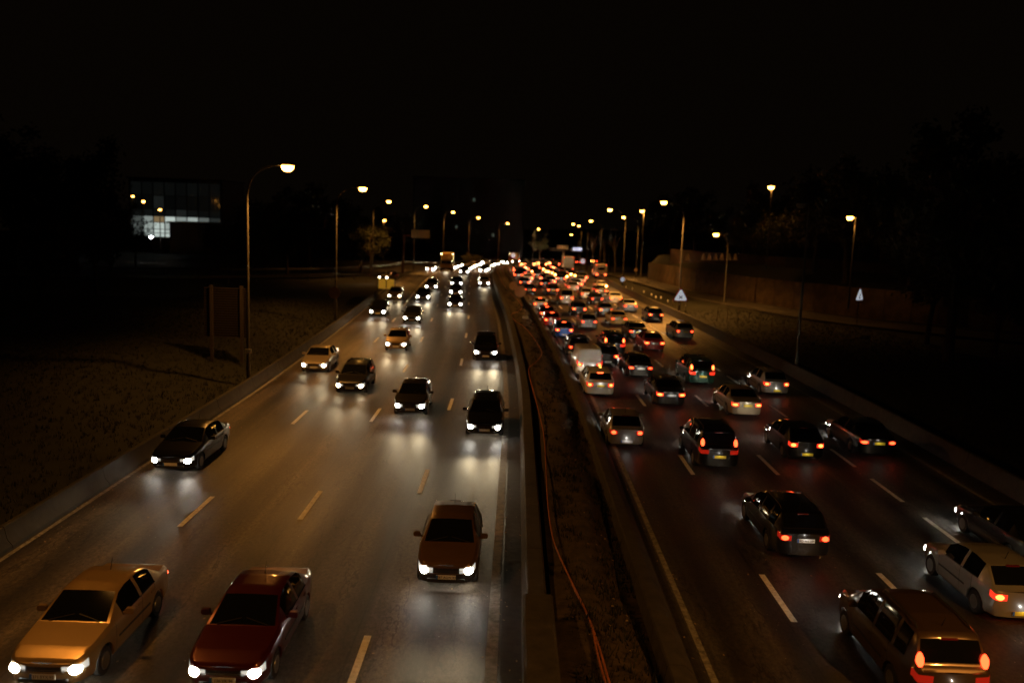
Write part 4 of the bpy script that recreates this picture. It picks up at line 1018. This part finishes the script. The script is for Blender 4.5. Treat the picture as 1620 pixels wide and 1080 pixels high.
# ------------------------------------------------------------------ trees
def tree_mesh(seed, H, Rc, n, bare=False, leafn=1.0):
    r = random.Random(seed); tm = MB(); cm_ = MB()
    th = H * .42; lean = Vector((r.uniform(-.4, .4), r.uniform(-.4, .4), 0))
    tm.tube([Vector((0, 0, -.4)), Vector((0, 0, th * .5)) + lean * .3, Vector((0, 0, th)) + lean, Vector((0, 0, H * .8)) + lean * 1.6], [H * .028, H * .022, H * .016, .04], 8)
    tips = []
    for k in range(9 if not bare else 16):
        a = r.uniform(0, 6.28); z0 = r.uniform(.3, .7) * H; b = Vector((0, 0, z0)) + lean * (z0 / H)
        t = Vector((math.cos(a) * Rc * r.uniform(.5, .95), math.sin(a) * Rc * r.uniform(.5, .95), min(H * .97, z0 + r.uniform(.12, .38) * H)))
        mid = (b + t) / 2 + Vector((0, 0, H * .04)); tm.tube([b, mid, t], [H * .010, H * .006, .02], 5); tips += [t, mid]
        for j in range(3 if bare else 1):
            t2 = t + Vector((r.uniform(-1, 1), r.uniform(-1, 1), r.uniform(.2, 1.4))) * H * .08; tm.tube([mid.lerp(t, .6), t2], [.03, .012], 4); tips.append(t2)
    if not bare:
        cl = []
        for k in range(34):
            d = Vector((r.gauss(0, 1), r.gauss(0, 1), r.gauss(0, 1))).normalized() * r.uniform(.35, 1) ** .6
            cl.append((Vector((d.x * Rc, d.y * Rc, H * .66 + d.z * H * .32)), r.uniform(.13, .30) * Rc))
        cl += [(t, Rc * .2) for t in tips]
        for i in range(int(n * leafn)):
            c, s = r.choice(cl); d = Vector((r.gauss(0, 1), r.gauss(0, 1), r.gauss(0, .8))) * s * .6; p = c + d
            u = Vector((r.gauss(0, 1), r.gauss(0, 1), r.gauss(0, 1))).normalized(); v = u.orthogonal().normalized(); sz = r.uniform(.10, .24) * (H / 9)
            q = Vector((0, 0, 0)); cm_.add([p - u * sz, p + v * sz * .5, p + u * sz, p - v * sz * .5], [(0, 1, 2, 3)])
    return tm, cm_
TV = []
for i, (H, Rc, n) in enumerate(((9, 3.2, 4200), (11, 4.2, 5200), (8, 3.6, 4200), (12, 3.4, 4600))):
    t, c = tree_mesh(40 + i, H, Rc, n); TV.append((t.mesh('trunk', [BARK], 40), c))
bt, _ = tree_mesh(90, 11, 2.4, 0, bare=True); BT = bt.mesh('trunk', [BARK], 40)
CM = {}
def tree(x, y, s, v, lf, label, cat='tree', group=None, zb=None):
    root = empty('tree', (x, y, (gz(x, y) if zb is None else zb) - .1), R.uniform(0, 6.28), label, cat, group); root.scale = (s, s, s * R.uniform(.9, 1.1))
    link('trunk', TV[v][0], root)
    if (v, lf) not in CM: CM[(v, lf)] = TV[v][1].mesh('crown', [LEAF[lf]])
    link('crown', CM[(v, lf)], root); return root
def treepx(px, Y, s, v, lf, label, **k):
    P = atY(px, 400, Y); return tree(P.x, Y, s, v, lf, label, **k)
treepx(588, 148, 1.0, 0, 0, 'olive tree dimly lit by the street lamp, left of the cantilever sign')
treepx(570, 155, 1.1, 2, 2, 'dark olive tree just left of the dimly lit tree by the lamp pole')
treepx(854, 322, .95, 3, 1, 'olive-yellow tree under the small lamp at the bend')
treepx(756, 236, .45, 2, 1, 'small yellowish tree beside the lamp before the bend')
treepx(738, 225, .4, 0, 2, 'small olive bush-like tree left of the one beside the lamp')
for i, (px, Y, s, v) in enumerate(((20, 120, 1.6, 1), (70, 105, 1.3, 3), (120, 130, 1.5, 1), (175, 140, 1.4, 2), (214, 150, .8, 0), (150, 90, 1.0, 0), (60, 75, 1.0, 2), (420, 150, 1.2, 1), (455, 140, 1.0, 0), (490, 160, 1.2, 3), (380, 165, 1.1, 2), (530, 175, 1.3, 1), (345, 150, .8, 0), (620, 260, 1.2, 1), (650, 290, 1.2, 3), (690, 330, 1.3, 2), (-30, 100, 1.5, 3))):
    treepx(px, Y, s, v, 0, 'dark tree in the unlit mass beyond the left verge', group='dark trees beyond the left verge')
for i, (px, Y, s, v) in enumerate(((1180, 128, .9, 0), (1235, 122, 1.0, 2), (1290, 112, 1.2, 1), (1340, 104, 1.0, 3), (1395, 108, 1.3, 1), (1440, 98, 1.2, 2), (1500, 92, 1.4, 3), (1560, 96, 1.4, 1), (1620, 88, 1.5, 0), (1480, 76, 1.0, 0), (1590, 70, 1.1, 2), (1060, 230, 1.5, 1), (1100, 215, 1.4, 3), (1150, 200, 1.5, 2), (1020, 260, 1.4, 0), (1210, 160, 1.2, 1))):
    P = atY(px, 400, Y); tree(P.x, Y, s, v, 2 if i % 3 else 1, ('dark leafy tree with sparse lit leaves standing above the right retaining wall' if 4 < i < 11 else 'dark leafy tree standing behind the red wall on the right' if i < 3 else 'dark leafy tree above the right retaining wall, nearly lost in the night'), group='trees above the right wall', zb=gz(P.x, Y) + (2.6 if Y > 85 else 0))
tb = atY(1503, 540, 66); tree(tb.x, 66, 1.25, 3, 2, 'large tree with a bare dark trunk on the grass below the service road')
for px, Y in ((938, 250), (948, 225), (958, 215), (966, 240), (975, 210)):
    P = atY(px, 400, Y); root = empty('bare_tree', (P.x, Y, gz(P.x, Y) - .1), R.uniform(0, 6), 'thin bare tree in the row right of the gantry', 'tree', 'bare trees right of the gantry'); link('trunk', BT, root)
# fence below the service road and tall fence posts on the wall
def fence(pts, n, h, label, rails=(.15, .95), z=None):
    root = empty('fence', (pts[0][0], pts[0][1], gz(*pts[0])), 0, label, 'fence'); O = root.location; V = []
    for i in range(n):
        t = i / (n - 1) * (len(pts) - 1); k = min(int(t), len(pts) - 2); f = t - k
        x = pts[k][0] + (pts[k+1][0] - pts[k][0]) * f; y = pts[k][1] + (pts[k+1][1] - pts[k][1]) * f; V.append(Vector((x, y, (gz(x, y) if z is None else z))) - O)
    pm = MB(); pm.tube([(0, 0, -.2), (0, 0, h)], .03, 6); me = pm.mesh('post', [BROWNST])
    for v in V: o = link('post', me, root); o.location = v
    for rr in rails: m = MB(); m.tube([v + Vector((0, 0, h * rr)) for v in V], .018, 4); m.obj('rail', BROWNST, root)
fence([(21.5, 92), (27, 78), (38, 66), (60, 55)], 26, 1.3, 'thin post and rail fence on the grass between barrier and service road')
fence([(30.5, 132), (36.5, 118), (46.5, 106)], 12, 3.2, 'row of tall thin fence posts behind the cones on the red wall', rails=(.98,), z=5.4)
# grass tufts and fallen leaves
def tufts(name, n, yr, orange, seed, zf=None):
    r = random.Random(seed); m = MB()
    for _ in range(n):
        Y = yr[0] + (yr[1] - yr[0]) * r.random() ** 1.5; o = r.uniform(*orange); c = PT(Y, o, -.12, True) if not 0 < o < 3.1 else PT(Y, o, lerptab([(.62, .25), (1.0, .34), (1.4, .42), (2.0, .36), (2.3, .2), (2.55, -.02), (2.8, -.12), (3, -.12)], o) + soil_h(Y, o) - .02)
        for k in range(4):
            a = r.uniform(0, 6.28); h = r.uniform(.08, .24); d = Vector((math.cos(a), math.sin(a), 0)); b = c + Vector((r.uniform(-.1, .1), r.uniform(-.1, .1), 0))
            w_ = Vector((-d.y, d.x, 0)) * .02; m.add([b - w_, b + w_, b + d * h * .5 + Vector((0, 0, h))], [(0, 1, 2)])
    o = m.obj(name, BLADE); o['kind'] = 'stuff'; o['label'] = 'short rough grass'; return o
tufts('weeds', 2600, (16, 120), (1.0, 3.0), 8); tufts('grass', 9000, (22, 95), (-32, -15.6), 3); tufts('grass', 7000, (30, 100), (19.2, 36), 4)
r = random.Random(5); m = MB()
for _ in range(900):
    Y = 16 + 60 * r.random(); o = r.choice((r.uniform(1.0, 2.9), r.uniform(1.0, 2.9), r.uniform(3.7, 4.3), r.uniform(-14.7, -14.0), r.uniform(-.7, -.1), r.uniform(4, 18), r.uniform(-14, 0)))
    z = .02 if not .6 < o < 3.0 else lerptab([(.62, .25), (1.0, .34), (1.4, .42), (2.0, .36), (2.3, .2), (2.55, -.02), (2.8, -.12), (3, -.12)], o) + soil_h(Y, o) + .03
    p = PT(Y, o, z); s = r.uniform(.02, .05); a = r.uniform(0, 3.1); u = Vector((math.cos(a), math.sin(a), r.uniform(-.3, .3))) * s; v = Vector((-u.y, u.x, .01))
    m.add([p - u, p + v * .6, p + u, p - v * .6], [(0, 1, 2, 3)])
o = m.obj('leaves', mat('litter', (.35, .25, .14), .8)); tag(o, 'fallen leaves and small litter scattered on road and median', kind='stuff')
